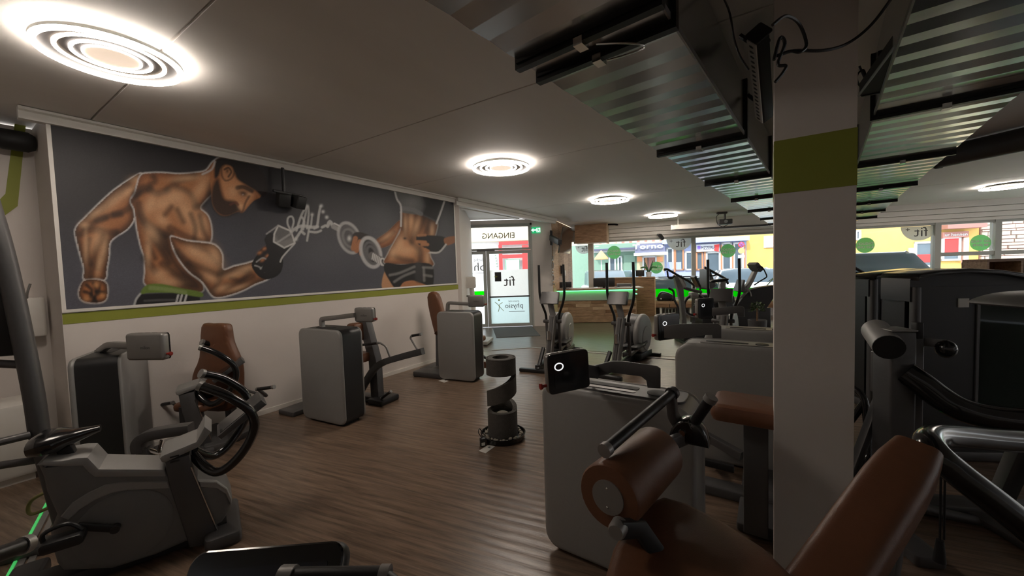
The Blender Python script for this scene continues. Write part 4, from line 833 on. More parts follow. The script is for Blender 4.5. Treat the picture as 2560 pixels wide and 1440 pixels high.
ob('seat', B().at(Mb).prism(rrect(-.17, .17, -.34, -.04, .06), .36, .44, 'z', .03, 3), MAT['leather'], t); ob('seat_post', B().at(Mb).box(-.05, .05, -.35, -.2, .04, .42), MAT['graphite'], t)
for p in (((430, 1007), (356, 1020)), ((645, 973), (681, 968))):
    q = [tuple(Mb @ Vector(pz(x, y, -.25))) for x, y in p]; grip(t, q[0], q[1], .016)
    ob('handle_stem', B().tube(fillet([q[0], tuple(Vector(q[0])+(Mb.to_3x3() @ Vector((.0, .1, -.1)))), tuple(Mb @ Vector((0, .09, .5)))], .05), .014, 10), MAT['graphite'], t)
FL = Fr(dep(400, 1100, 2.75), 75); Ml = rel(F1, FL)
lp = lambda x, y: tuple(Ml @ Vector(FL.p(x, y)))
ob('lever_arm', B().bar(cat([lp(352, 1128), lp(350, 1105), lp(372, 1088), lp(420, 1078), lp(478, 1070)], 5), .09, .07), MAT['graphite'], t)
ob('lever_link', B().tube([lp(350, 1120), lp(400, 1135), lp(470, 1120)], .02, 10).tube([lp(395, 1140), lp(405, 1100)], .014, 8), MAT['chrome'], t)
ob('lever_post', B().bar([lp(360, 1120), tuple(Ml @ Vector((FL.p(385, 1150)[0], 0, .03)))], .08, .07), MAT['graphite'], t)
# ================================================================ exercise bike
FB = Fr(gp(592, 1312), 52)
b4 = lambda L, off=-.11: [(lambda v: (v[0], v[2]))(FB.p(x*.2778, 1040+y*.2778, off)) for x, y in L]
b5 = lambda x, y, off=0.: FB.p(320+x*.2916, 780+y*.2916, off)
bike = thing('exercise_bike', 'grey upright exercise bike with black saddle and looped black handlebar', 'exercise bike', FB)
body = b4([(325, 445), (385, 412), (560, 402), (700, 374), (790, 372), (830, 412), (890, 476), (1490, 482), (1780, 580), (1950, 587), (2050, 650), (2090, 745), (2075, 860), (2000, 965), (1690, 1135), (1400, 1262), (1000, 1390), (560, 1408), (500, 1340), (452, 1180), (440, 1060), (500, 905), (405, 690), (378, 560)])
bb = ob('body_shell', B().prism(body, -.11, .11, 'y', .03, 3), MAT['grey_plastic'], bike)
ob('top_tray', B().prism(b4([(325, 445), (385, 408), (560, 398), (700, 370), (792, 367), (834, 410), (892, 472), (1485, 478), (1500, 545), (850, 550), (800, 512), (742, 448), (560, 455)]), -.116, .116, 'y', .01, 2), MAT['silver_panel'], bb)
ob('shell_stripe', B().prism(b4([(545, 905), (650, 780), (790, 690), (950, 615), (1100, 592), (1510, 586), (1530, 650), (1150, 664), (1010, 690), (860, 752), (720, 840), (620, 935)]), -.117, .117, 'y', .004, 1), MAT['silver_panel'], bb)
ob('shell_stripe', B().prism(b4([(1790, 588), (1950, 590), (2045, 655), (2085, 745), (2080, 800), (2030, 700), (1950, 650), (1800, 640)]), -.116, .116, 'y', .004, 1), MAT['silver_panel'], bb)
cc = b4([(1130, 1000)])[0]
ob('crank_cover', B().lathe([(0, -.121), (.185, -.121), (.20, -.112), (.20, .112), (.185, .121), (0, .121)], 36, (cc[0], 0, cc[1]), 'y'), MAT['grey_plastic'], bb)
col = b4([(1478, 415), (1705, 345), (1725, 470), (2012, 1150), (1705, 1190), (1530, 655), (1500, 520)], -.125)
cl = ob('column', B().prism(col, -.125, .125, 'y', .012, 2), MAT['graphite'], bike)
e = b4([(1718, 462), (2006, 1146)], -.125); ob('edge_trim', B().bar([(e[0][0], -.122, e[0][1]), (e[1][0], -.122, e[1][1])], .006, .008), MAT['chrome'], cl)
ob('neck_plate', B().prism(b4([(1435, 385), (1452, 418), (1482, 426), (1795, 280), (1905, 140), (1840, 92), (1765, 232), (1455, 360)], -.13), -.13, .13, 'y', .01, 2), MAT['silver_panel'], bike)
sl = b4([(1575, 335), (1590, 340), (1872, 150)], -.09)
for k in range(2): ob('plate_shade_strip', B().box(sl[0][0]-.02, sl[0][0]+.02, -.132, -.127, sl[0][1]-.008-.03*k, sl[0][1]-.03*k), MAT['dark_plastic'], bike)  # uncut slots, shade inside them given as dark strips on the plate
fr_ = b4([(2075, 1160), (2215, 1165)], 0)
ob('front_foot', B().rbox(-.16, .02, -.22, .24, .0, .075, .03), MAT['graphite'], bike); ob('base_beam', B().bar([(-.90, 0, .05), (-.05, 0, .05)], .16, .07), MAT['dark_plastic'], bike); ob('rear_foot', B().rbox(-.98, -.84, -.26, .26, 0, .07, .03), MAT['dark_plastic'], bike)
# saddle
sp = [FB.p(x*.2778, 1040+y*.2778, 0) for x, y in ((270, 265), (380, 215), (520, 190), (660, 165), (790, 130), (905, 100))]
sd_ = B(); vs = []; fs = []; wds = (.085, .125, .12, .065, .038, .025); ths = (.055, .075, .075, .05, .035, .022)
for (x, y, z), w, h in zip(sp, wds, ths):
    for k in range(14):
        a = 2*math.pi*k/14; vs.append((x, w*math.cos(a), z+h*math.sin(a)*(1 if math.sin(a) < 0 else .55)))
for i in range(5):
    for k in range(14): fs.append((i*14+k, i*14+(k+1) % 14, (i+1)*14+(k+1) % 14, (i+1)*14+k))
fs += [tuple(range(14)), tuple(70+k for k in range(14))]
ob('saddle', sd_.add(vs, fs), MAT['black_gloss'], bike)
p0, p1 = FB.p(580*.2778, 1040+270*.2778), FB.p(650*.2778, 1040+415*.2778)
ob('seat_post', B().bar([p0, p1], .05, .06), MAT['dark_plastic'], bike)
# crank and pedals
cr = b4([(1035, 1020), (560, 1070)], -.15)
ck = ob('crank', B().bar([(cr[0][0], -.145, cr[0][1]), (cr[1][0]+.05, -.145, cr[1][1]+.02)], .02, .035).tube([(cr[0][0], -.16, cr[0][1]), (cr[0][0], .16, cr[0][1])], .02, 12), MAT['dark_plastic'], bike)
ob('pedal', B().rbox(cr[1][0]-.06, cr[1][0]+.09, -.25, -.16, cr[1][1]-.035, cr[1][1]+.02, .02, .012, 'y'), MAT['black_rubber'], ck); ob('pedal_strap', B().tube(cat([(cr[1][0]-.04, -.20, cr[1][1]-.02), (cr[1][0]-.05, -.2, cr[1][1]+.05), (cr[1][0]+.03, -.2, cr[1][1]+.07), (cr[1][0]+.08, -.2, cr[1][1]+.02)], 4), .010, 8), MAT['black_rubber'], ck)
ob('crank', B().bar([(cr[0][0], .145, cr[0][1]), (cr[0][0]+.15, .145, cr[0][1]-.03)], .02, .035), MAT['dark_plastic'], bike); ob('pedal', B().rbox(cr[0][0]+.08, cr[0][0]+.22, .16, .25, cr[0][1]-.06, cr[0][1]-.01, .02, .012, 'y'), MAT['black_rubber'], ck)
def handlebar(par):
    nl = [b5(x, y, o) for x, y, o in ((640, 640, -.19), (760, 680, -.22), (880, 735, -.24), (1035, 835, -.24), (1085, 960, -.23), (1050, 1090, -.22), (960, 1230, -.20), (850, 1335, -.17), (750, 1372, -.14), (650, 1320, -.09), (560, 1225, -.04))]
    h = ob('handlebar', B().tube(cat(nl, 4), .026, 12), MAT['black_gloss'], par)
    ob('grip_cap', B().tube([nl[0], tuple(Vector(nl[0])+(Vector(nl[0])-Vector(nl[1])).normalized()*.02)], .030, 16), MAT['silver'], h)
    fl = [(v[0], -v[1], v[2]) for v in nl]
    h = ob('handlebar', B().tube(cat(fl, 4), .026, 12), MAT['black_gloss'], par)
    ob('grip_cap', B().tube([fl[0], tuple(Vector(fl[0])+(Vector(fl[0])-Vector(fl[1])).normalized()*.02)], .030, 16), MAT['silver'], h)
handlebar(bike)
k0, k1 = b5(765, 1060, -.10), b5(1140, 745, -.10)
dv = Vector((k1[0]-k0[0], 0, k1[2]-k0[2])).normalized(); nv = Vector((dv.z, 0, -dv.x))
q = [(k0[0], k0[2]), (k1[0], k1[2]), (k1[0]+nv.x*.05, k1[2]+nv.z*.05), (k0[0]+nv.x*.03, k0[2]+nv.z*.03)]
cs = ob('console', B().prism(q, -.12, .12, 'y', .008, 2), MAT['graphite'], bike)
ob('screen', B().prism([(k0[0]+dv.x*.02-nv.x*.003, k0[2]+dv.z*.02-nv.z*.003), (k0[0]+dv.x*.20-nv.x*.003, k0[2]+dv.z*.20-nv.z*.003), (k0[0]+dv.x*.20, k0[2]+dv.z*.20), (k0[0]+dv.x*.02, k0[2]+dv.z*.02)], -.105, .105, 'y'), MAT['screen'], cs)
# second bike of the row: only its front stands free behind the first one
o = thing('console_stand', 'grey console column with looped black handlebar behind the exercise bike', 'exercise bike', FB)
keep = ('column', 'neck_plate', 'handlebar', 'console', 'front_foot')
for ch in list(bike.children):
    if ch.name.split('.')[0] in keep: copy_tree(ch, o)
sh = gp(488, 850, 1.07)-gp(477, 940, 1.07)
o.location = (FB.O[0]+sh[0], FB.O[1]+sh[1], 0)
# ================================================================ right-hand row of strength machines
def arm_plate(t, fr, px, off, th=.018):
    """flat sheet arm traced on the plane local y = off"""
    return ob('screen_arm', B().prism(fr.o(px, off), off, off+th, 'y', .005, 2), MAT['graphite'], t)
F4 = Fr(gp(1362, 1368), 124)
t = thing('strength_machine', 'strength machine with a brown roller pad and two straight black handles, lit screen ring', 'exercise machine', F4, GM)
H4 = .945
ol = rrect(0, .80, .015, H4, (.11, .05, .09, .05), 5)
for y0, y1 in ((0, .055), (.25, .305)): ob('side_panel', B().prism(ol, y0, y1, 'y', .028, 3), MAT['silver_panel'], t)
ob('tower_core', B().prism(rrect(.012, .79, .03, H4-.004, (.1, .05, .08, .05), 5), .045, .26, 'y'), MAT['silver_panel'], t)
tp = ob('top_plate', B().prism(rrect(.10, .74, .06, .245, .04), H4-.008, H4+.004, 'z', .003, 1), MAT['graphite'], t)
ob('top_slot_sheet', B().prism(rrect(.14, .50, .10, .13, .012), H4+.002, H4+.0065, 'z'), MAT['silver'], tp); ob('top_slot_sheet', B().prism(rrect(.14, .50, .15, .20, .012), H4+.002, H4+.0065, 'z'), MAT['black_matte'], tp)  # the black sheet puts the shade of an open slot into colour
ob('cup_shade_disc', B().lathe([(0, 0), (.05, 0), (.05, .003), (0, .003)], 24, (.60, .15, H4+.004)), MAT['black_matte'], tp)  # flat black disc in place of the shade inside a cup hole
ob('foot_plinth', B().box(.06, .74, .05, .25, 0, .03), MAT['black_matte'], t)
arm_plate(t, F4, [(1480, 915), (1528, 903), (1560, 904), (1640, 916), (1650, 922), (1650, 972), (1618, 970), (1615, 952), (1603, 942), (1528, 932), (1480, 945)], .165)
tc_ = dep(1422, 929, 1.86); FT4 = Fr(tc_, 70); tablet(t, rel(F4, Fr(FT4.w(0, 0), 70), tc_[2]) @ Matrix.Rotation(math.radians(-3), 4, 'Y'), .228, .198, .05, -1)
ae = F4.p(1490, 930, .17); tb_ = F4.loc(FT4.w(.03, .05)); ob('arm_joint', B().bar([ae, (tb_[0], tb_[1], tc_[2])], .04, .07), MAT['graphite'], t)
# handles, pivot dome and roller pad of the same machine
L4 = lambda P: F4.loc(P)
h0, h1 = L4(dep(1678, 985, 1.50)), L4(dep(1519, 1120, 1.16))
g = grip(t, h0, h1, .019); ob('grip_ring', B().tube([h0, tuple(Vector(h0)+(Vector(h0)-Vector(h1)).normalized()*.02)], .026, 16), MAT['graphite'], g)
h2, h3 = L4(dep(1735, 1058, 1.46)), L4(dep(1772, 1003, 1.42)); grip(t, h2, h3, .020)
ob('handle_bracket', B().bar(fillet([h0, L4(dep(1682, 1040, 1.52)), L4(dep(1700, 1062, 1.52)), h2], .03), .035, .05), MAT['graphite'], t)
dc = L4(dep(1722, 1108, 1.47)); dm = []
nn = 18
ob('pivot_dome', B().prism([(dc[0]+.072*math.cos(math.pi*k/nn), dc[2]+.098*math.sin(math.pi*k/nn)) for k in range(nn+1)], dc[1]-.02, dc[1]+.05, 'y', .012, 3), MAT['black_gloss'], t)
ob('pivot_bolt', B().lathe([(0, -.03), (.012, -.03), (.015, -.02), (.015, 0), (0, 0)], 12, (dc[0]-.02, dc[1]-.0, dc[2]+.045), 'y'), MAT['chrome'], t)
r0, r1 = L4(dep(1520, 1243, 1.10)), L4(dep(1640, 1132, 1.38)); rd = (Vector(r0)-Vector(r1)).normalized()
pad = ob('roller_pad', B().tube([r1, tuple(Vector(r1)+rd*.008), tuple(Vector(r0)-rd*.008), r0], .096, 32, scale=[.93, 1, 1, .95]), MAT['leather'], t)
ob('roller_cap', B().tube([r0, tuple(Vector(r0)+rd*.004)], .050, 28), MAT['silver'], pad)
for s in (-1, 1): ob('cap_screw', B().ball(tuple(Vector(r0)+rd*.005+Vector((.0, .0, .028*s))), .004), MAT['chrome'], pad)
ob('roller_arm', B().bar([tuple(Vector(r1)-rd*.06), tuple(Vector(dc)+Vector((0, .03, .02)))], .03, .05).bar([r1, tuple(Vector(r1)-rd*.06)], .03, .03), MAT['graphite'], t)
# seat of the same machine with its bracket and clamp bolt
b0 = L4(dep(1545, 1322, 1.02)); ob('seat_clamp', B().lathe([(0, -.02), (.02, -.02), (.024, -.01), (.024, .02), (0, .02)], 20, b0, 'y'), MAT['silver'], t)
ob('seat_bracket', B().bar([b0, L4(dep(1600, 1320, 1.06)), L4(dep(1640, 1380, 1.05))], .03, .05), MAT['dark_plastic'], t)
s = [dep(x, y, d) for x, y, d in ((1663, 1234, 1.06), (1560, 1385, .90), (1700, 1560, .74), (1990, 1440, .84))]
sc = sum(s)/4; zt = .70
tops = [F4.loc(gp(x, y, z)) for x, y, z in ((1655, 1232, .80), (1510, 1425, .80), (1740, 1680, .80), (1990, 1430, .80))]
ob('seat', B().prism(sm([(p[0], p[1]) for p in tops], 4), .69, .80, 'z', .035, 3), MAT['leather'], t)
cx = sum(p[0] for p in tops)/4; cy = sum(p[1] for p in tops)/4
ob('seat_post', B().box(cx-.05, cx+.05, cy-.05, cy+.05, .02, .70), MAT['graphite'], t); ob('base_rail', B().rbox(cx-.35, cx+.25, cy-.07, cy+.07, 0, .06, .02), MAT['graphite'], t)
# ---- two more towers in that row
def row_tower(px, py, label, arm, tab, tabY, taz, armoff=.16):
    P = gp(px, py, .945); f = Fr(P, 124); f = Fr(f.w(-.11, 0), 124)
    t = thing('strength_machine', label, 'exercise machine', f, GM)
    ol = rrect(0, .80, .015, .96, (.11, .13, .09, .05), 6)
    for y0, y1 in ((0, .055), (.25, .305)): ob('side_panel', B().prism(ol, y0, y1, 'y', .028, 3), MAT['silver_panel'], t)
    ob('tower_core', B().prism(rrect(.012, .79, .03, .955, (.1, .12, .08, .05), 5), .045, .26, 'y'), MAT['silver_panel'], t)
    tp = ob('top_plate', B().prism(rrect(.18, .70, .07, .235, .03), .950, .962, 'z', .003, 1), MAT['silver'], t)
    ob('top_slot_sheet', B().prism(rrect(.22, .52, .12, .16, .012), .960, .9645, 'z'), MAT['black_matte'], tp); ob('cup_shade_disc', B().lathe([(0, 0), (.045, 0), (.045, .003), (0, .003)], 20, (.61, .14, .962)), MAT['black_matte'], tp)  # slot and cup hole are flat black pieces, shade put into their colour
    ob('foot_plinth', B().box(.06, .74, .05, .25, 0, .03), MAT['black_matte'], t)
    arm_plate(t, f, arm, armoff)
    c = dep(*tab, tabY); tablet(t, rel(f, Fr(c, taz), c[2]), .262, .235, .055, -1); return t, f
t5, F5 = row_tower(1722, 862, 'strength machine with an orange-brown seat pad, standing against the pillar', [(1660, 815), (1700, 810), (1795, 809), (1803, 816), (1803, 846), (1781, 846), (1780, 838), (1760, 838), (1700, 848), (1660, 845)], (1672, 817), 3.45, 66)
t6, F6 = row_tower(1790, 826, 'strength machine furthest along the row before the cardio machines', [(1780, 770), (1850, 765), (1860, 768), (1862, 792), (1845, 792), (1842, 783), (1780, 790)], (1765, 770), 4.55, 66)
sq = [F5.loc(dep(x, y, 2.35)) for x, y in ((1820, 1008), (1935, 1003))]
pc = F5.loc(gp(1900, 1040, .72)); 
ob('seat', B().rbox(pc[0]-.24, pc[0]+.22, pc[1]-.17, pc[1]+.17, .70, .80, .05, .035), MAT['leather'], t5)
ob('seat_post', B().bar([(pc[0]-.02, pc[1], .03), (pc[0]-.02, pc[1], .71)], .09, .12), MAT['graphite'], t5)
ra, rb = F5.g(1731, 1215), F5.g(1945, 1280)
ob('base_rail', B().rbox(ra[0], rb[0]+.4, ra[1]-.06, ra[1]+.08, 0, .065, .02).rbox(pc[0]-.12, pc[0]+.1, min(pc[1], ra[1]), .1, 0, .05, .02), MAT['graphite'], t5)
ob('lever_arm', B().bar([F5.loc(dep(1715, 1062, 2.9)), F5.loc(dep(1855, 1140, 2.55))], .05, .06), MAT['graphite'], t5)
ob('foot_bar', B().bar([F5.g(1742, 1150, .10), F5.g(1835, 1172, .10)], .04, .05).bar([F5.g(1790, 1160, .03), F5.g(1790, 1160, .10)], .04, .04), MAT['dark_plastic'], t5)
# ================================================================ spiral fountain
P = gp(1258, 1092); FS = Fr(P, 90)
t = thing('spiral_fountain', 'dark stone spiral table fountain standing in a round tray of pebbles', 'fountain', FS)
R0, R1 = .100, .142
ob('tray', B().lathe([(0, .004), (.20, .004), (.212, .012), (.216, .05), (.205, .052), (.20, .02), (0, .02)], 40), MAT['black_gloss'], t)
ob('basin', B().lathe([(0, .02), (R1, .02), (R1, .27), (R0, .27), (R0, .22), (0, .22)], 40), MAT['stone'], t)
ob('top_bowl', B().lathe([(R0, .62), (R1, .62), (R1, .775), (R1-.012, .775), (R1-.014, .765), (R1-.018, .775), (.078, .775), (.078, .73), (0, .73), (0, .62)], 40), MAT['stone'], t)
vs = []; fs = []; n = 60
for k in range(n+1):
    f = k/n; a = -2*math.pi*1.10*f+.25
    zt_ = .63-.36*f if f > .04 else .63; zb_ = zt_-.17*(1-.25*f); zb_ = max(zb_, .24)
    for r, z in ((R0, zb_), (R1, zb_), (R1, zt_), (R0, zt_)): vs.append((r*math.cos(a), r*math.sin(a), z))
for k in range(n):
    for j in range(4): q = (j+1) % 4; fs.append((k*4+j, k*4+q, k*4+4+q, k*4+4+j))
fs += [(0, 1, 2, 3), (n*4, n*4+1, n*4+2, n*4+3)]
ob('spiral_ramp', B().add(vs, fs), MAT['stone'], t)
ob('basin_stone', B().ball((.0, 0, .225), .06, .05, .03), MAT['pebble'], t)
rg = random.Random(11); pm = None
for k in range(34):
    a = 2*math.pi*k/34+rg.uniform(-.05, .05); r = .168+rg.uniform(-.008, .018)
    if pm is None: pm = mesh_of('pebble', B().ball((0, 0, 0), .018, .014, .011, 8, 5))
    o = ob('pebble', pm, MAT['pebble']); w = FS.w(r*math.cos(a), r*math.sin(a), .034+rg.uniform(0, .01)); o.location = tuple(w); o.rotation_euler = (rg.uniform(-.4, .4), rg.uniform(-.4, .4), rg.uniform(0, 6)); sx_ = rg.uniform(.75, 1.25); o.scale = (sx_, sx_*rg.uniform(.8, 1.2), sx_*rg.uniform(.9, 1.5))
    tag(o, 'small rounded pebble lying in the fountain tray', 'pebble', 'pebbles in the fountain tray')
FA = Fr(gp(1207, 1115), 70)
t = thing('power_adapter', 'small black plug-in power adapter with cable beside the fountain tray', 'adapter', FA)
ob('adapter_body', B().rbox(-.025, .025, -.02, .02, .0, .075, .008), MAT['dark_plastic'], t); ob('rating_label', B().box(-.016, .016, -.0215, -.0195, .012, .04), MAT['paper'], t)
ob('cable', B().tube(cat([(0, 0, .07), (-.03, .02, .12), (-.01, .06, .14), (.03, .08, .08), (.06, .08, .045)], 6), .004, 6), MAT['black_rubber'], t)
def card(px, label, w=.085, l=.15):
    P_ = [gp(x, y) for x, y in px]; t = thing('info_card', label, 'card', loc=(0, 0, 0)); pts = [pt(p) for p in P_]
    ob('card_sheet', B().prism(pts, .001, .004, 'z'), MAT['paper'], t); c = sum(P_)/4; d = (P_[1]-P_[0]); d = d/np.linalg.norm(d)
    ob('printed_mark', B().prism([(c[0]+d[0]*a+d[1]*b, c[1]+d[1]*a-d[0]*b) for a, b in ((.02, -.012), (.045, -.012), (.045, .012), (.02, .012))], .004, .0045, 'z'), MAT['ink_grey'], t); return t
card([(1197, 1128), (1221, 1113), (1238, 1117), (1214, 1134)], 'white info card on the floor beside the power adapter')
card([(1096, 952), (1108, 949), (1122, 953), (1110, 957)], 'white info card on the floor under a cabinet tower')
# ================================================================ ellipticals
FE = Fr(gp(1345, 931), 23)
ell0 = thing('elliptical_trainer', '', 'elliptical', FE, 'elliptical trainers between the towers and the desk')
eq = lambda x, y, off: FE.q(x, y, off)
ob('front_foot', B().rbox(-.05, .04, -.30, .30, 0, .055, .02), MAT['dark_plastic'], ell0)
ob('rear_foot', B().rbox(1.72, 1.80, -.30, .30, 0, .055, .02), MAT['dark_plastic'], ell0)
ob('base_beam', B().bar([(0, 0, .07), (1.76, 0, .07)], .09, .08).bar([(0, 0, .04), (.30, 0, .32)], .05, .06), MAT['dark_plastic'], ell0)
c0 = eq(1372, 905, .28); c1 = eq(1383, 790, .42); c2_ = eq(1375, 750, .40)
ob('column', B().bar([(.26, c0[1], .06), c0, c1], .10, .13).bar([c1, eq(1374, 752, .40)], .075, .09), MAT['grey_plastic'], ell0)
ob('column_front', B().bar([(.205, c0[1], .12), (c0[0]-.068, c0[1], c0[2]), (c1[0]-.068, c1[1], c1[2])], .05, .02), MAT['graphite'], ell0)
bh = eq(1374, 838, .30); ob('bottle_holder', B().tube([(bh[0]-.01, bh[1], bh[2]-.07), (bh[0]-.01, bh[1], bh[2]+.07)], .04, 14), MAT['chrome'], ell0)
k0, k1 = eq(1353, 733, .36), eq(1393, 755, .36)
ob('console', B().prism([(k0[0]-.05, k1[2]-.02), (k0[0]+.06, k0[2]+.02), (k0[0]+.11, k0[2]+.0), (k0[0]+.02, k1[2]-.04)], min(k0[1], k1[1])-.02, max(k0[1], k1[1])+.02, 'y', .015, 2), MAT['graphite'], ell0)
for L, yb in (((((1347, 663), .42), ((1349, 735), .42), ((1353, 755), .44), ((1365, 785), .5), ((1366, 800), .5)), 1), ((((1408, 661), .42), ((1411, 735), .42), ((1408, 755), .44), ((1398, 785), .5), ((1397, 800), .5)), -1)):
    pts = [eq(x, y, o) for (x, y), o in L]
    a = ob('moving_arm', B().tube(fillet(pts, .09), .021, 10), MAT['black_rubber'], ell0)
    ob('lower_link', B().bar([pts[-1], (.55, pts[-1][1], .25)], .04, .035), MAT['graphite'], a)
    ob('pivot_bar', B().tube([(pts[-1][0], pts[-1][1]+.04*yb, pts[-1][2]-.02), (pts[-1][0]-.06, c1[1], pts[-1][2]-.02)], .03, 12), MAT['graphite'], a)
    ob('foot_rail', B().bar([(.55, pts[-1][1], .25), (1.45, pts[-1][1]*.75, .30)], .04, .045), MAT['graphite'], a)
    ob('pedal', B().rbox(.75, 1.15, pts[-1][1]*.9-.07, pts[-1][1]*.9+.07, .29, .335, .03), MAT['dark_plastic'], a)
wc = (1.42, .0, .44)
hs = [(wc[0]+.36*math.cos(a)*(1 if math.sin(a) > -.5 else .9), wc[2]+.34*math.sin(a)) for a in [2*math.pi*k/28 for k in range(28)]]
ob('flywheel_cover', B().prism(hs, -.15, -.05, 'y', .04, 3), MAT['silver_panel'], ell0); ob('flywheel_cover', B().prism(hs, .05, .15, 'y', .04, 3), MAT['silver_panel'], ell0)
ob('flywheel_band', B().prism(offs(hs, .012), -.06, .06, 'y'), MAT['dark_plastic'], ell0)
ob('cover_disc', B().lathe([(0, 0), (.2, 0), (.21, .01), (0, .012)], 24, (wc[0]+.05, -.162, wc[2]-.08), 'y'), MAT['silver_panel'], ell0)
ob('cover_foot', B().rbox(1.15, 1.72, -.17, .17, .03, .14, .04), MAT['dark_plastic'], ell0)
ell0['label'] = 'elliptical trainer between the strength towers and the entrance door'
for dx, dy, lb in ((1.0, -.40, 'elliptical trainer in front of the middle of the reception desk'), (2.52, -.45, 'elliptical trainer at the end of the row, behind the cabinet towers')):
    o = copy_tree(ell0); o.rotation_euler.z -= math.radians(15); o.location = (FE.O[0]+dx-.1, FE.O[1]+dy, 0); o['label'] = lb
# ================================================================ body scale beside the entrance
FC = Fr(gp(1195, 862), 10)
t = thing('body_scale', 'white body composition scale with upright handset beside the entrance', 'scale', FC)
ob('platform', B().rbox(-.15, .45, -.25, .30, .02, .10, .04), MAT['grey_trim'], t); ob('platform_foot', B().box(-.1, .4, -.2, .25, 0, .03), MAT['dark_plastic'], t)
ob('upright', B().bar([(.45, .18, .06), (.42, .2, 1.0), (.35, .2, 1.25)], .10, .06), MAT['white_trim'], t); ob('display', B().rbox(.26, .32, .08, .32, 1.22, 1.48, .04, .02, 'x'), MAT['white_trim'], t); ob('handset', B().tube(fillet([(.3, .05, .95), (.2, .05, 1.05), (.2, .35, 1.05), (.3, .35, .95)], .05), .02, 10), MAT['grey_plastic'], t)


# ================================================================ reception desk
DK = Fr(gp(1590, 806), -82)              # x to the left along the front, y towards the room
t = thing('reception_desk', 'long reception desk clad in timber boards with a green light line under its top', 'desk', DK)
DL, DT = 2.45, .75
ob('carcass', B().box(.02, DL, -DT, -.03, 0, .93), MAT['oak_dark'], t)
rg = random.Random(5); rows = 7; zt = .64
for i in range(rows):
    x = 0.
    while x < DL-.01:
        L = min(rg.uniform(.35, .85), DL-x)
        if DL-x-L < .15: L = DL-x
        z0, z1 = .02+(zt-.02)*i/rows, .02+(zt-.02)*(i+1)/rows
        ob('board', B().box(x+.002, x+L-.002, -.03, rg.uniform(0, .005), z0+.002, z1-.002), MAT[rg.choice(('oak', 'oak', 'oak_dark', 'oak_light'))], t); x += L
ob('end_panel', B().box(-.02, .02, -DT, .002, .0, .68), MAT['oak_light'], t)
ob('recess_band', B().box(.0, DL, -.06, -.02, .66, .92), MAT['grey_trim'], t); ob('trim_line', B().box(-.02, DL, -.02, .004, .645, .665), MAT['silver'], t)
ob('counter_top', B().rbox(-.06, DL, -DT-.05, .06, .95, .985, .01, .004), MAT['oak'], t)
ob('light_line', B().box(-.04, DL, -.005, .045, .925, .95).box(-.045, -.01, -DT, 0, .80, .82), MAT['green_led'], t)
ob('end_shelf', B().rbox(-.22, .5, -DT-.02, .02, .985, 1.0, .01, .004), MAT['f_white'], t)
for px, py, w, h, lb in ((1412, 709, .40, .17, 'black monitor standing near the timber wall end of the desk'), (1510, 707, .62, .26, 'wide black monitor standing in the middle of the desk')):
    c = DK.p(px, py, -.35); mt_ = thing('desk_monitor', lb, 'monitor', DK)
    ob('screen_back', B().rbox(c[0]-w/2, c[0]+w/2, -.36, -.32, 1.02, 1.02+h, .02, .01, 'y'), MAT['dark_plastic'], mt_); ob('stand', B().box(c[0]-.04, c[0]+.04, -.40, -.36, .985, 1.1).rbox(c[0]-.12, c[0]+.12, -.46, -.28, .985, .995, .02), MAT['dark_plastic'], mt_)
c = DK.p(1560, 709, -.5); k_ = thing('desk_printer', 'flat dark printer on the reception desk beside the monitor', 'printer', DK); ob('case', B().rbox(c[0]-.2, c[0]+.2, -.65, -.35, .985, 1.09, .02), MAT['graphite'], k_); ob('tray', B().box(c[0]-.15, c[0]+.15, -.35, -.30, 1.0, 1.01), MAT['paper'], k_)
c = DK.p(1385, 712, -.2); k_ = thing('leaflet_stand', 'small acrylic leaflet stand at the timber wall end of the desk', 'stand', DK); ob('leaflet', B().bar([(c[0], -.2, .99), (c[0]+.05, -.28, 1.17)], .15, .006, up=(1, 0, 0)), MAT['paper'], k_); ob('base', B().box(c[0]-.08, c[0]+.08, -.3, -.16, .985, .993), MAT['f_glass'], k_)
# back shelf along the window
q = WF.p(1636, 692, .55); q2 = WF.p(1470, 694, .55)
t = thing('back_counter', 'brown timber back counter under the window behind the desk', 'cabinet', WF)
ob('front', B().box(q[0], q2[0]-.3, .18, .55, 0, q[2]-.03), MAT['oak_dark'], t); ob('counter_top', B().box(q[0]-.02, q2[0]-.3, .16, .57, q[2]-.03, q[2]), MAT['oak'], t); ob('end_panel', B().box(q[0]-.03, q[0], .16, .57, 0, q[2]-.03), MAT['oak_light'], t)
zc = q[2]
# timber bulkhead over it
a, b = WF.p(1431, 590, .75), WF.p(1516, 590, .75)
t = thing('timber_bulkhead', 'timber boxed bulkhead under the ceiling at the end of the timber wall', 'bulkhead', WF)
zb_, zt2 = WF.p(1475, 607, .75)[2], CEIL
ob('front_board', B().box(b[0], a[0]-.08, .72, .76, zb_, zt2-.01), MAT['oak'], t); ob('end_board', B().box(b[0]-.03, b[0], .2, .76, zb_-.02, zt2-.01), MAT['oak_light'], t); ob('soffit', B().box(b[0], a[0]-.08, .2, .72, zb_, zb_+.03), MAT['oak_light'], t)
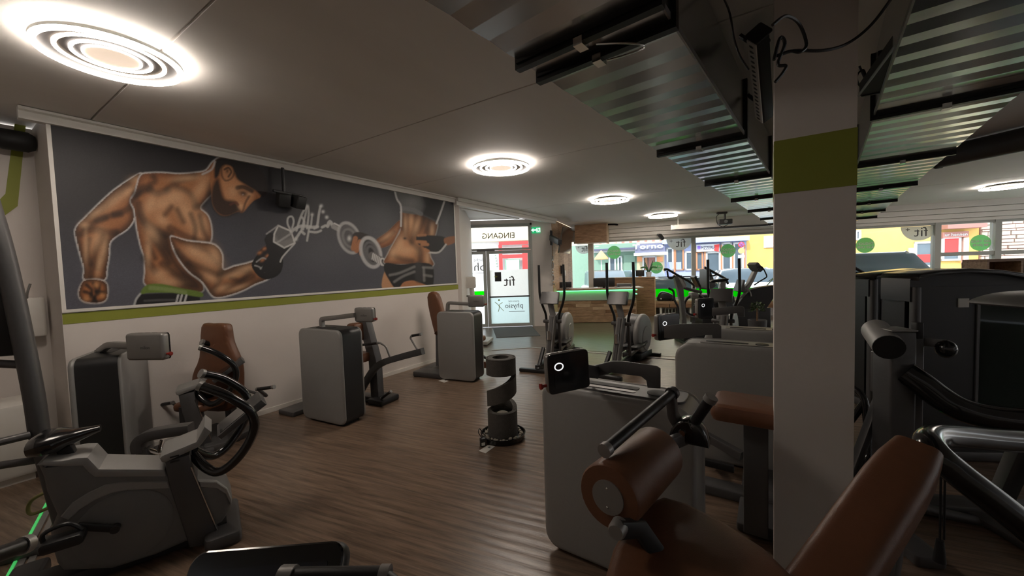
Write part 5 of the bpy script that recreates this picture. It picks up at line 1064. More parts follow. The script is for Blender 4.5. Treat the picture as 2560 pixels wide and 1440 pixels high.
# plant, tablet and pot on the back counter
c = WF.p(1622, 690, .4)
t = thing('potted_orchid', 'orchid with strap leaves in a pale pot on the back counter', 'plant', WF)
ob('pot', B().lathe([(0, 0), (.07, 0), (.09, .16), (.078, .16), (.07, .13), (0, .13)], 18, (c[0], .4, zc)), MAT['f_white'], t)
for k in range(6):
    an = k*1.05; ob('leaf', B().bar(cat([(c[0], .4, zc+.12), (c[0]+.1*math.cos(an), .4+.1*math.sin(an), zc+.30), (c[0]+.26*math.cos(an), .4+.26*math.sin(an), zc+.28+.12*(k % 3))], 5), .05, .006, up=(math.cos(an+1.57), math.sin(an+1.57), 0), scale=[.6, .9, 1, 1, 1, 1, 1, 1, .9, .7, .2]), mat('leaf_green', (.05, .16, .05), .45, var=.2) if 'leaf_green' not in MAT else MAT['leaf_green'], t)
c = WF.p(1600, 682, .42); t = thing('counter_tablet', 'small dark tablet on a stand beside the orchid', 'tablet', WF); ob('panel', B().rbox(c[0]-.13, c[0]+.13, .40, .43, zc+.02, zc+.22, .02, .008, 'y'), MAT['dark_plastic'], t); ob('foot', B().box(c[0]-.05, c[0]+.05, .33, .47, zc, zc+.02), MAT['oak_light'], t)
# bench, radiator, backpack
x0_, x1_ = WF.p(1705, 770, .5)[0], q[0]-.03
t = thing('window_bench', 'timber bench board under the window beside the back counter', 'bench', WF); ob('seat_board', B().box(-3.4, x1_, .02, .50, .40, .47), MAT['oak'], t); ob('front_board', B().box(-3.4, x1_, .46, .50, .28, .40), MAT['oak_dark'], t)
for xx in (x1_-.15, -1.0, -3.2): ob('leg', B().box(xx-.03, xx+.03, .40, .46, 0, .28), MAT['white_trim'], t)
t = thing('radiator', 'low ribbed radiator under the window bench', 'radiator', WF); ob('pipe', B().tube([(-3, .24, .22), (x1_-.1, .24, .22)], .02, 8).tube([(-3, .24, .06), (x1_-.1, .24, .06)], .02, 8), MAT['white_trim'], t)
for k in range(26): ob('fin', B().box(x1_-.2-.1*k, x1_-.17-.1*k, .17, .31, .04, .25), MAT['grey_trim'], t)
c = WF.p(1664, 735, .3); t = thing('backpack', 'black backpack lying on the window bench', 'backpack', WF)
ob('bag', B().prism(sm([(c[0]+.22, .47), (c[0]+.24, .62), (c[0]+.14, .76), (c[0]-.05, .74), (c[0]-.2, .66), (c[0]-.26, .54), (c[0]-.22, .47)], 4), .16, .42, 'y', .08, 3), MAT['black_rubber'], t); ob('strap', B().tube(cat([(c[0]-.2, .43, .55), (c[0]-.12, .48, .44), (c[0]-.10, .50, .30)], 5), .012, 8), MAT['black_rubber'], t); ob('badge', B().box(c[0]+.12, c[0]+.16, .425, .432, .53, .57), MAT['paper'], t)
# wall television and letters on the timber wall
t = thing('wall_television', 'flat television tilted off the timber wall on a black bracket', 'television', WP)
V = lambda x, y, off: WP.p(x, y, off)
v = [V(1409, 566, -.32), V(1434, 578, -.32), V(1425, 634, -.50), V(1398, 631, -.50)]
pl_ = [Vector(p) for p in v]; nrm = (pl_[1]-pl_[0]).cross(pl_[3]-pl_[0]).normalized()*.04
ob('panel', B().add([tuple(p) for p in pl_]+[tuple(p+nrm) for p in pl_], [(0, 1, 2, 3), (4, 7, 6, 5), (0, 4, 5, 1), (1, 5, 6, 2), (2, 6, 7, 3), (3, 7, 4, 0)]), MAT['black_gloss'], t)
m0 = V(1376, 590, 0); m1 = V(1400, 606, -.42)
ob('wall_plate', B().box(m0[0]-.05, m0[0]+.08, -.04, 0, m0[2]-.25, m0[2]+.15), MAT['dark_plastic'], t); ob('bracket_arm', B().bar([(m0[0], -.02, m0[2]-.05), m1], .10, .14), MAT['dark_plastic'], t)
c = V(1381, 676, -.02); t = thing('wall_lettering', 'thin metal letters running up the timber wall', 'lettering', WP); text('letters', 'JUICE', .34, MAT['silver'], t, (c[0]+.05, -.02, c[2]), (0, 0, 1), (-1, 0, 0), ext=.006)
c = V(1408, 680, -.05); t = thing('wall_dispenser', 'small white dispenser on the timber wall', 'dispenser', WP); ob('case', B().rbox(c[0]-.12, c[0]+.12, -.12, 0, c[2]-.12, c[2]+.05, .03), MAT['white_trim'], t); ob('lever', B().box(c[0]-.2, c[0]-.14, -.1, 0, c[2]-.05, c[2]+.2), MAT['dark_plastic'], t)
# ================================================================ ceiling fittings near the windows
P = gp(1812, 530, CEIL); FP = Fr(P, 109)
t = thing('projector', 'small projector on a ceiling post in front of the windows', 'projector', FP)
c = dep(1811, 555, P[1])[2]
ob('ceiling_plate', B().rbox(-.2, .06, -.07, .07, CEIL-.05, CEIL, .03), MAT['graphite'], t); ob('post', B().tube([(0, 0, c), (0, 0, CEIL-.04)], .025, 10), MAT['graphite'], t)
ob('case', B().rbox(-.17, .17, -.13, .13, c-.07, c+.07, .03), MAT['graphite'], t); ob('lens', B().lathe([(0, 0), (.045, 0), (.045, .03), (.03, .04), (0, .04)], 16, (.0, -.16, c), 'y'), MAT['chrome'], t)
ob('cable', B().tube(cat([(-.15, 0, CEIL-.05), (-.2, .02, c+.15), (-.18, .03, c-.02), (-.05, .05, c-.12), (.08, .02, c-.07)], 5), .008, 6), MAT['dark_plastic'], t)
P = gp(1815, 574, 2.68); F_ = Fr(P, 109)
t = thing('hanging_bar', 'dark bar hanging on thin wires below the projector', 'bar', F_); ob('bar', B().box(-.32, .32, -.03, .03, 2.66, 2.70), MAT['graphite'], t)
for s in (-.3, -.26, .26, .3): ob('wire', B().tube([(s, 0, 2.69), (s, 0, CEIL)], .004, 5), MAT['silver'], t)
a, b = WF.p(1677, 577, 1.0), WF.p(1926, 562, 1.0)
t = thing('projection_screen_case', 'long pale projection screen case with a dark lower edge in front of the windows', 'screen case', WF); ob('case', B().box(b[0], a[0], .94, 1.06, a[2]+.03, a[2]+.16), MAT['white_trim'], t); ob('lower_edge', B().box(b[0], a[0]-.05, .97, 1.03, a[2]-.02, a[2]+.03), MAT['graphite'], t)
for s in (a[0]-.2, b[0]+.2): ob('hanger', B().box(s-.01, s+.01, .99, 1.01, a[2]+.16, CEIL), MAT['white_trim'], t)
c = WF.p(1651, 592, .3); t = thing('security_camera', 'small black camera on the window fascia', 'camera', WF); ob('body', B().bar([(c[0]+.02, .30, c[2]+.06), (c[0]-.06, .42, c[2]-.08)], .09, .09), MAT['dark_plastic'], t); ob('mount', B().box(c[0], c[0]+.1, .05, .3, c[2]+.06, c[2]+.10), MAT['dark_plastic'], t)
# speakers over the mural and in the recess
def spot(fr, a0, cubes, label, rod=True):
    t = thing('spotlight_pair', label, 'spotlight', fr)
    if rod: ob('rod', B().bar([(a0[0], a0[1], a0[2]), (a0[0], a0[1], cubes[0][2]+.10)], .03, .03), MAT['dark_plastic'], t); ob('cross_arm', B().bar([(a0[0]-.12, a0[1], cubes[0][2]+.10), (a0[0]+.22, a0[1], cubes[0][2]+.08)], .025, .03), MAT['dark_plastic'], t)
    for c in cubes: ob('lamp_head', B().at(Matrix.Translation(c) @ Matrix.Rotation(c[0]*9 % .6-.2, 4, 'Z') @ Matrix.Rotation(.35, 4, 'X')).rbox(-.065, .065, -.06, .06, -.075, .075, .012), MAT['black_matte'], t)
    return t
a0 = FW.p(707, 436, -.12)
spot(FW, (a0[0], -.12, 2.90), [FW.p(708, 500, -.14), FW.p(746, 505, -.16)], 'pair of black swivel spotlights on a rod in front of the mural')
c = FW.p(42, 352, .45); t = thing('recess_speaker', 'round black loudspeaker high in the recess beside the mural', 'speaker', FW); ob('case', B().lathe([(0, -.12), (.07, -.12), (.085, -.08), (.085, .06), (.06, .10), (0, .10)], 20, c, 'x'), MAT['black_matte'], t); ob('bracket', B().bar([c, (c[0], .62, c[2]+.02)], .04, .04), MAT['dark_plastic'], t)
# ---------------------------------------------------------------- stage light bars and cables at the ceiling
P1 = gp(1896, 88, 2.88); P2 = dep(1912, 292, P1[1]+.62)
d = Vector(P2-P1); Lb = d.length; d.normalize(); side = d.cross(Vector((0, 0, 1))).normalized(); upv = side.cross(d)
Mx = Matrix(((side.x, d.x, upv.x, P1[0]), (side.y, d.y, upv.y, P1[1]), (side.z, d.z, upv.z, P1[2]), (0, 0, 0, 1)))
t = thing('light_bar', 'black stage light bar with a white row of diodes hanging left of the pillar', 'stage light', loc=(0, 0, 0))
Mx = Mx @ Matrix.Rotation(math.radians(-38), 4, 'Y')
ob('housing', B().at(Mx).prism(rrect(-.04, .04, -.04, .045, .012), 0, Lb, 'y', .004, 1), MAT['black_matte'], t)
df = ob('diode_plate', B().at(Mx).box(-.046, -.039, 0.01, Lb-.01, -.036, .036), MAT['white_trim'], t)
for k in range(18): ob('diode', B().at(Mx).ball((-.046, .04+(Lb-.08)*k/17, 0), .005, .008, .018, 8, 5), MAT['ink_grey'], df)
ob('end_cap', B().at(Mx).rbox(-.045, .055, -.012, .0, -.045, .055, .012, .004, 'y'), MAT['dark_plastic'], t); ob('bracket', B().at(Mx).bar([(0, .1, .05), (0, .1, .16)], .03, .02).bar([(0, Lb-.12, .05), (0, Lb-.12, .16)], .03, .02), MAT['dark_plastic'], t); ob('knob', B().at(Mx).lathe([(0, 0), (.018, 0), (.018, .02), (0, .02)], 12, (.05, .12, .02), 'x'), MAT['dark_plastic'], t)
t = thing('light_bar', 'long black stage light bar fixed along the duct edge right of the pillar', 'stage light', FD)
A_, B_ = Vector(FD.loc(gp(2192, 215, 2.64))), Vector(FD.loc(gp(2420, -70, 2.64)))
ob('housing', B().bar([tuple(A_), tuple(B_)], .16, .08), MAT['black_matte'], t)
dv_ = (B_-A_).normalized(); sv = dv_.cross(Vector((0, 0, 1))).normalized()
for s_ in (-1, 1): ob('lens_rim', B().bar([tuple(A_+sv*.083*s_-Vector((0, 0, .036))), tuple(B_+sv*.083*s_-Vector((0, 0, .036)))], .012, .016), MAT['silver'], t)
ob('end_cap', B().bar([tuple(A_-dv_*.012), tuple(A_)], .14, .09), MAT['dark_plastic'], t)
for k in (.25, .6): c = A_.lerp(B_, k)-sv*.0; ob('bracket', B().box(c.x-.04, c.x+.04, c.y-.02, c.y+.06, c.z+.02, c.z+.09), MAT['dark_plastic'], t)
def cable(label, pts, r=.006):
    t = ob('power_cable', B().tube(cat(pts, 6), r, 6), MAT['black_rubber']); return tag(t, label, 'cable', 'cables at the ceiling')
X = lambda x, y, Y_: tuple(dep(x, y, Y_))
cable('black cable sagging from the short light bar across to the duct', [X(1932, 62, 1.42), X(1965, 40, 1.45), X(1998, 60, 1.5), X(2016, 110, 1.5), X(2000, 130, 1.5), X(1975, 128, 1.5), X(1940, 140, 1.5)])
cable('long black cable sagging between the pillar and the right duct', [X(1945, 140, 1.55), X(1985, 127, 1.55), X(2060, 126, 1.55), X(2120, 108, 1.55), X(2180, 60, 1.5), X(2240, -20, 1.45)])
cable('looped black cable bundled behind the short light bar', [X(1935, 150, 1.5), X(1950, 95, 1.5), X(1962, 110, 1.5), X(1945, 160, 1.5), X(1965, 165, 1.5), X(1955, 185, 1.5), X(1938, 205, 1.5)])
cable('thin black cable hanging left of the short light bar', [tuple(gp(1795, -30, CEIL)), X(1822, 25, 1.6), X(1835, 95, 1.62), X(1850, 140, 1.65), X(1872, 175, 1.65)], .004)
cable('short black cable curled at the end of the long light bar', [X(2185, 240, 2.6), X(2150, 215, 2.55), X(2142, 190, 2.5), X(2158, 175, 2.5), X(2165, 200, 2.5), X(2148, 165, 2.5)])
# ================================================================ cardio machines by the windows
k2 = lambda x, y: (1650+x*.1133, 640+y*.1133)
def cardio(label, cat_, Yd, a=95, name='treadmill'):
    f = Fr(dep(1700, 700, Yd), a); f = Fr(f.w(0, 0), a); return thing(name, label, cat_, f, 'cardio machines in front of the windows'), f
def K(f, x, y, off=0.): return f.p(*k2(x, y), off)
def rods(t, f, name, L, r, m, off=0., smooth=False):
    pts = [K(f, x, y, off) for x, y in L]; return ob(name, B().tube(cat(pts, 4) if smooth else fillet(pts, .05), r, 8), MAT[m], t)
def plate(t, f, name, L, y0, y1, m): return ob(name, B().prism([(lambda v: (v[0], v[2]))(K(f, x, y)) for x, y in L], y0, y1, 'y', .01, 1), MAT[m], t)
# stair climber style column with slanted handrails
t, f = cardio('tall grey cardio trainer with slanted handrails nearest the backpack bench', 'cardio machine', 7.9, name='cardio_trainer')
xb = K(f, 520, 1400)[0]
plate(t, f, 'column', [(290, 440), (390, 420), (500, 680), (520, 1000), (570, 1400), (470, 1400), (430, 1000), (350, 660)], -.06, .06, 'grey_plastic')
ob('column_foot', B().rbox(xb-.10, xb+.10, -.3, .3, 0, .06, .02), MAT['black_rubber'], t)
ob('column_stem', B().box(xb-.05, xb+.04, -.06, .06, .02, K(f, 520, 1390)[2]), MAT['grey_plastic'], t)
for o in (-.28, .28): rods(t, f, 'handrail', [(90, 300), (160, 290), (400, 430), (640, 560), (760, 650), (740, 720)], .022, 'dark_plastic', o)
ob('grip_bar', B().tube([K(f, 110, 300, -.28), K(f, 110, 300, .28)], .028, 10), MAT['dark_plastic'], t); rods(t, f, 'lower_rail', [(160, 330), (180, 480), (260, 500), (330, 430)], .018, 'dark_plastic', -.2)
plate(t, f, 'console', [(360, 430), (400, 420), (510, 640), (490, 690)], -.22, .22, 'silver_panel')
rods(t, f, 'front_tube', [(180, 710), (300, 760), (320, 980), (400, 1120), (410, 1390)], .022, 'dark_plastic', -.18)
ob('deck', B().rbox(xb-.1, xb+.45, -.32, .32, .06, .20, .05), MAT['dark_plastic'], t)
rods(t, f, 'side_rail', [(520, 700), (640, 740), (780, 770), (920, 800)], .03, 'graphite', 0)
# spinning bike with flywheel
t, f = cardio('black spinning bike with a large flywheel behind the cabinet towers', 'exercise bike', 8.55, name='spinning_bike')
c = K(f, 760, 1090); ob('flywheel', B().lathe([(.20, -.03), (.25, -.03), (.26, 0), (.25, .03), (.20, .03)], 30, (c[0], 0, c[2]), 'y', closed=True), MAT['dark_plastic'], t); ob('flywheel_rim', B().tube([(c[0]+.255*math.cos(q), -.035, c[2]+.255*math.sin(q)) for q in [2*math.pi*k/30 for k in range(30)]], .012, 6, closed=True), MAT['silver'], t)
ob('frame', B().bar([(c[0], 0, c[2]), (c[0]+.55, 0, c[2]+.1)], .06, .08).bar([(c[0]+.55, 0, c[2]+.1), (c[0]+.60, 0, .05)], .06, .07).bar([(c[0], .0, c[2]), (c[0]-.05, 0, .05)], .05, .06), MAT['graphite'], t)
ob('foot', B().rbox(c[0]-.10, c[0], -.25, .25, 0, .06, .02).rbox(c[0]+.55, c[0]+.65, -.25, .25, 0, .06, .02), MAT['dark_plastic'], t)
ob('hub_clamp', B().rbox(c[0]-.10, c[0]+.06, -.10, .1, c[2]+.18, c[2]+.30, .03), MAT['silver'], t); ob('saddle', B().prism(sm([(c[0]+.35, c[2]+.50), (c[0]+.65, c[2]+.52), (c[0]+.70, c[2]+.58), (c[0]+.5, c[2]+.57), (c[0]+.33, c[2]+.54)], 3), -.09, .09, 'y', .03, 2), MAT['black_rubber'], t); ob('saddle_post', B().tube([(c[0]+.55, 0, c[2]+.1), (c[0]+.52, 0, c[2]+.52)], .02, 8), MAT['chrome'], t)
# treadmill in the middle
t, f = cardio('treadmill with slanted side rail and dark hood behind the third elliptical', 'treadmill', 9.95, name='treadmill')
for o in (-.33, .33): rods(t, f, 'handrail', [(980, 250), (1060, 290), (1460, 510), (1500, 620)], .03, 'dark_plastic', o)
rods(t, f, 'grab_loop', [(1040, 430), (1180, 440), (1270, 400)], .02, 'dark_plastic', -.33); rods(t, f, 'grab_loop', [(1080, 470), (1120, 520), (1130, 600), (1090, 640)], .015, 'silver', -.2, True); rods(t, f, 'grab_loop', [(1130, 460), (1190, 540), (1170, 620), (1110, 650)], .015, 'graphite', -.25, True)
plate(t, f, 'console', [(970, 290), (1000, 300), (1130, 640), (1010, 740), (970, 700)], -.3, .3, 'graphite')
for o in (-.33, .33): ob('upright', B().bar([K(f, 1400, 500, o), (K(f, 1310, 800, o)[0], o, .15)], .06, .12), MAT['grey_plastic'], t)
x0 = K(f, 780, 830)[0]; x1 = K(f, 1500, 830)[0]; zz_ = K(f, 1100, 830)[2]
ob('deck', B().rbox(x0, x1+.2, -.40, .40, .04, .22, .04), MAT['dark_plastic'], t); ob('hood', B().prism([(x0, .2), (x0+.02, zz_-.02), (x0+.3, zz_), (x1, zz_-.04), (x1+.15, .2)], -.33, .33, 'y', .03, 2), MAT['dark_plastic'], t); ob('running_belt', B().box(x0+.1, x1+.1, -.25, .25, .215, .225), MAT['black_rubber'], t)
plate(t, f, 'screen', [(740, 470), (780, 430), (900, 670), (860, 690)], -.05, .25, 'screen'); ob('screen_post', B().bar([K(f, 880, 680), (K(f, 900, 760)[0], .0, zz_-.1)], .04, .04), MAT['graphite'], t)
# bike with the pale column
t, f = cardio('upright bike with pale grey column and tablet console before the ochre house view', 'exercise bike', 8.6, name='upright_bike')
plate(t, f, 'column', [(2050, 340), (2130, 350), (2040, 560), (1960, 700), (1820, 800), (1850, 720), (1960, 520)], -.06, .06, 'silver_panel')
plate(t, f, 'console', [(2010, 190), (2060, 140), (2100, 170), (2190, 300), (2130, 350), (2050, 270)], -.18, .18, 'graphite')
for o in (-.2, .2): rods(t, f, 'handlebar', [(2150, 330), (2220, 210), (2290, 290), (2370, 460), (2200, 560), (2080, 640)], .014, 'dark_plastic', o)
plate(t, f, 'body_shell', [(1640, 1090), (1780, 920), (1960, 740), (2200, 680), (2500, 640), (2560, 760), (2400, 1000), (2300, 1150), (1800, 1150)], -.10, .10, 'dark_plastic')
plate(t, f, 'backrest', [(1680, 770), (1770, 520), (1800, 530), (1790, 660), (1820, 720), (1800, 800)], -.16, .16, 'graphite')
rods(t, f, 'frame_tube', [(1690, 1000), (1930, 755), (1990, 790), (2010, 890)], .016, 'silver', -.12)
xa, xb_ = K(f, 1640, 1090)[0], K(f, 2400, 1000)[0]; ob('base_beam', B().rbox(xa, xb_, -.10, .10, .02, K(f, 2000, 1140)[2], .03), MAT['dark_plastic'], t)
for xx in (xa+.05, xb_-.1): ob('foot', B().rbox(xx, xx+.1, -.28, .28, 0, .05, .02), MAT['dark_plastic'], t)
# palm and low plant by the pillar
MAT.get('leaf_green'); mat('leaf_palm', (.05, .15, .05), .5, var=.3)
Pp = dep(1990, 740, 9.2); t = thing('potted_palm', 'dark palm in a pot by the windows, fronds showing beside the pillar', 'plant', loc=(Pp[0], Pp[1], 0))
ob('pot', B().lathe([(0, 0), (.16, 0), (.20, .35), (.18, .35), (.17, .3), (0, .3)], 20), MAT['graphite'], t); ob('stem', B().tube([(0, 0, .3), (.02, 0, 1.0)], .03, 8), MAT['oak_dark'], t)
for k in range(11):
    an = 2*math.pi*k/11; ln = .55+.1*(k % 3); pts = cat([(0, 0, .95), (.35*ln*math.cos(an), .35*ln*math.sin(an), 1.32+.05*(k % 2)), (ln*math.cos(an), ln*math.sin(an), 1.25-.2*(k % 3))], 5)
    ob('frond', B().bar(pts, .11, .006, up=(0, 0, 1), scale=[.3, .6, .9, 1, 1, 1, 1, .9, .7, .5, .1]), MAT['leaf_palm'], t)
Pp = dep(1893, 772, 7.3); t = thing('potted_shrub', 'bushy green pot plant behind the furthest cabinet tower', 'plant', loc=(Pp[0], Pp[1], 0)); rg = random.Random(9)
ob('pot', B().lathe([(0, 0), (.13, 0), (.16, .5), (.14, .5), (.13, .45), (0, .45)], 18), MAT['graphite'], t)
lb = B()
for k in range(150):
    a = rg.uniform(0, 6.28); e = rg.uniform(-.4, 1.4); r = rg.uniform(.05, .12); c = Vector((r*math.cos(a)*math.cos(e), r*math.sin(a)*math.cos(e), .70+r*1.1*math.sin(e))); d = Vector((math.cos(a), math.sin(a), rg.uniform(-.3, .8))).normalized()*.05; s = d.cross(Vector((rg.uniform(-1, 1), rg.uniform(-1, 1), 1))).normalized()*.02
    lb.quad(c, c+d*.5+s, c+d, c+d*.5-s)
ob('stem', B().tube([(0, 0, .4), (0, 0, .72)], .015, 6), MAT['oak_dark'], t)
fo = ob('foliage', lb, mat('leaf_olive', (.05, .09, .025), .5, var=.3), t); fo['kind'] = 'stuff'
# ================================================================ weight stack towers on the right
def stack_tower(px, Yd, arch, post, glass, base_x, label, back=.34, a=97, note=None):
    f = Fr(dep(px, 700, Yd), a); t = thing('weight_stack_tower', label, 'exercise machine', f, 'weight stack towers')
    o2 = [(lambda v: (v[0], v[2]))(f.p(x, y)) for x, y in arch]; xl, xr = o2[0][0], o2[-1][0]
    ob('hood', B().prism(o2+[(xr, o2[-1][1]-.03)]+[(x_, z_-.035) for x_, z_ in reversed(o2[1:-1])]+[(xl+.01, o2[0][1]-.03)], -.02, back, 'y', .008, 2), MAT['black_gloss'], t)
    ob('header_panel', B().prism([(x_, z_-.025) for x_, z_ in o2]+[(xr, o2[-1][1]-.2), (xl, o2[0][1]-.2)], .05, back-.01, 'y'), MAT['dark_plastic'], t)
    zb = min(o2[0][1], o2[-1][1])-.02
    w = abs(f.p(post[1], 750)[0]-f.p(post[0], 750)[0])
    for xx in (xl+.012, xr-.012-w): ob('post', B().prism(rrect(xx, xx+w, .02, .02+w*1.1, w*.35), 0, zb, 'z'), MAT['graphite'], t)
    ob('back_panel', B().box(xl+.05, xr-.05, back-.06, back-.03, .05, zb), MAT['dark_plastic'], t)
    for xx in (xl+.02, xr-.04): ob('side_panel', B().box(xx, xx+.02, .12, back, .05, zb), MAT['dark_plastic'], t)
    g0, g1 = f.p(glass[0], 800, .03)[0], f.p(glass[1], 800, .03)[0]; gt = f.p(glass[0], glass[2], .03)[2]
    ob('front_panel', B().box(xl+w, g0, .045, .06, .05, zb), MAT['dark_plastic'], t)
    ob('smoked_window', B().box(g0, g1, .045, .055, .25, gt), MAT['glass_smoke'], t)
    for xx in (g0, g1-.02): ob('window_trim', B().box(xx, xx+.02, .035, .06, .2, gt), MAT['graphite'], t)
    if g1 < xr-w: ob('front_panel', B().box(g1, xr-w, .045, .06, .05, zb), MAT['dark_plastic'], t)
    ob('front_panel', B().box(g0, g1, .045, .06, gt, zb), MAT['dark_plastic'], t)
    for k in range(14): ob('weight_plate', B().box((g0+g1)/2-.16, (g0+g1)/2+.16, .12, .24, .12+.05*k, .165+.05*k), MAT['graphite'], t)
    for s in (-.08, .08): ob('guide_rod', B().tube([((g0+g1)/2+s, .18, .03), ((g0+g1)/2+s, .18, zb)], .012, 8), MAT['chrome'], t)
    ob('base', B().rbox(xl, xr, -.05, back+.05, 0, .08, .03), MAT['graphite'], t)
    if note: c = f.p(*note, .04); ob('label_plate', B().box(c[0]-.035, c[0]+.035, .036, .046, c[2]-.035, c[2]+.035), MAT['paper'], t)
    return t, f
tB, fB_ = stack_tower(2300, 3.0, [(2290, 692), (2296, 684), (2345, 677), (2420, 671), (2500, 675), (2590, 688), (2660, 704)], (2296, 2316), (2445, 2640, 747), 0, 'black weight stack tower with a pale label plate on its front', note=(2409, 757))
tA, fA_ = stack_tower(2190, 3.95, [(2181, 694), (2190, 687), (2250, 678), (2330, 671), (2400, 674), (2440, 682)], (2182, 2201), (2204, 2284, 733), 0, 'black weight stack tower with greenish smoked window behind the roller pad')
# machine with grey roller pad, upright and thick bent arm
fM = Fr(dep(2260, 950, 2.35), 100)
t = thing('cable_machine', 'dark weight machine with grey roller pad and thick bent arm tube', 'exercise machine', fM)
Q = lambda x, y, off=0.: fM.p(x, y, off)
a, b = Q(2229, 830), Q(2295, 830); zt = a[2]
ob('upright', B().rbox(a[0], b[0], 0, .16, 0, zt, .015), MAT['graphite'], t); ob('upright_lip', B().rbox(a[0]-.004, b[0]+.004, -.006, .166, zt, zt+.012, .012), MAT['silver'], t)
c1_ = Q(2324, 840); ob('side_post', B().rbox(b[0]+.005, c1_[0], .03, .13, 0, c1_[2]-.02, .01), MAT['graphite'], t); c3 = Q(2302, 815); ob('pull_pin', B().rbox(c3[0]-.02, c3[0]+.02, 0, .05, c3[2]-.08, c3[2]+.02, .01), MAT['black_matte'], t)
r0, r1 = Q(2222, 868, -.02), Q(2190, 826, .24)
pd = ob('roller_pad', B().tube([r0, r1], .078, 24), MAT['silver_panel'], t); dd_ = (Vector(r0)-Vector(r1)).normalized(); ob('roller_end', B().tube([r0, tuple(Vector(r0)+dd_*.006)], .077, 24), MAT['black_matte'], pd)
ob('roller_axle', B().tube([tuple((Vector(r0)+Vector(r1))/2), (a[0]+.05, .1, r0[2])], .018, 10), MAT['chrome'], t)
k_ = Q(2365, 872, -.02); ob('knob', B().ball(k_, .05, .05, .055), MAT['black_gloss'], t); ob('knob_arm', B().bar([(c1_[0]-.02, .08, k_[2]+.03), (k_[0], k_[1], k_[2]+.03)], .03, .05), MAT['graphite'], t)
ar = [Q(x, y, o) for x, y, o in ((2262, 930, .02), (2300, 955, -.02), (2345, 990, -.06), (2390, 1018, -.10), (2440, 1035, -.12), (2500, 1046, -.14), (2560, 1052, -.16), (2640, 1060, -.18))]
ob('bent_arm', B().tube(cat(ar, 4), .07, 18), MAT['black_gloss'], t)
g0 = Q(2190, 880, .2); g1 = Q(2232, 985, .2); ob('pivot_plate', B().rbox(g0[0], g1[0], .19, .25, g1[2], g0[2], .01, .004, 'y'), MAT['graphite'], t); mat('orange_knob', (.45, .13, .02), .4); kk = Q(2205, 947, .19); ob('adjust_knob', B().lathe([(0, -.03), (.016, -.03), (.03, -.018), (.03, 0), (0, 0)], 18, kk, 'y'), MAT['orange_knob'], t)
ob('base_rail', B().rbox(a[0]-.25, a[0]+1.6, -.02, .12, 0, .07, .02).rbox(a[0]-.22, a[0]-.08, -.5, .6, 0, .06, .02), MAT['graphite'], t); ob('arm_support', B().bar([(ar[-1][0]-.1, ar[-1][1], ar[-1][2]), (ar[-1][0]-.05, .05, .05)], .08, .08), MAT['graphite'], t)
ob('plate_link', B().bar([(g0[0]+.05, .22, g1[2]), (a[0]-.15, .15, .05)], .05, .05), MAT['graphite'], t)
# green lit low frame behind the pillar
fG = Fr(gp(2160, 1185), 60); t = thing('light_strip', 'green light strip on a low bent tube frame behind the pillar', 'light strip', fG)
ob('tube_frame', B().tube(fillet([(-.05, 0, .03), (.10, 0, .10), (.16, .05, .55), (.30, .3, .62)], .08), .025, 12).tube(fillet([(.02, .25, .03), (.16, .05, .50)], .05), .025, 12), MAT['black_gloss'], t); ob('foot', B().rbox(-.12, .1, -.05, .05, 0, .04, .02), MAT['dark_plastic'], t); ob('led_strip', B().box(-.12, .12, -.09, -.07, .002, .02), MAT['green_led_dim'], t)
# ================================================================ right foreground: padded backrest and looped tube
fN = Fr(dep(2200, 1250, 1.05), 80)
t = thing('padded_bench', 'brown leather backrest pad of a machine in front of the pillar', 'exercise machine', fN)
LN = lambda x, y, d: Vector(fN.loc(dep(x, y, d)))
p0, p1 = LN(2068, 1465, .98), LN(2292, 1132, 1.22)
dl_ = (p1-p0).normalized(); ex = p0-dl_*.5
pts = [ex+(p1-ex)*k/12 for k in range(13)]
# rounded pad: outline swept along its length with softened ends
sc_ = [.85]+[1]*9+[.99, .93, .78]
ob('backrest_pad', B().sweep([tuple(p) for p in pts], rrect(-.075, .075, -.065, .065, .035, 5), up=(-.65, -.35, .68), scale=sc_), MAT['leather'], t)
bs = LN(2300, 1330, 1.35); ob('backrest_bar', B().bar([tuple(p1-dl_*.2+Vector((.10, .05, -.03))), tuple(p1-dl_*.45+Vector((.22, .08, -.2))), (bs.x+.1, bs.y+.2, .04)], .06, .07), MAT['graphite'], t)
ob('base_rail', B().rbox(bs.x-.4, bs.x+.5, bs.y+.13, bs.y+.27, 0, .07, .02), MAT['graphite'], t)
fO = Fr(dep(2400, 1150, 1.35), 85); t = thing('tube_loop', 'glossy dark looped frame tube of the machine beside the padded bench', 'exercise machine', fO)
LO = lambda x, y, d: fO.loc(dep(x, y, d))
lp_ = [LO(x, y, d) for x, y, d in ((2760, 1120, 1.50), (2620, 1108, 1.47), (2480, 1098, 1.43), (2380, 1090, 1.38), (2330, 1095, 1.32), (2330, 1125, 1.24), (2390, 1180, 1.20), (2480, 1250, 1.16), (2580, 1330, 1.12), (2700, 1430, 1.08))]
ob('loop_tube', B().tube(cat(lp_, 5), .042, 18), MAT['black_gloss'], t)
ob('support_post', B().bar([lp_[-1], (lp_[-1][0], lp_[-1][1]+.05, .03)], .08, .1), MAT['graphite'], t); ob('support_post', B().bar([lp_[0], (lp_[0][0], lp_[0][1], .03)], .08, .1), MAT['graphite'], t); ob('base_rail', B().rbox(min(lp_[-1][0], lp_[0][0])-.7, lp_[0][0]+.2, -.05, .05, 0, .06, .02), MAT['graphite'], t)
for s in (0, .018): ob('pull_cable', B().tube([tuple(Vector(LO(2352, 1185, 1.5))+Vector((s, 0, .1))), tuple(Vector(LO(2350, 1350, 1.5))+Vector((s, 0, 0)))], .004, 6), MAT['black_rubber'], t)
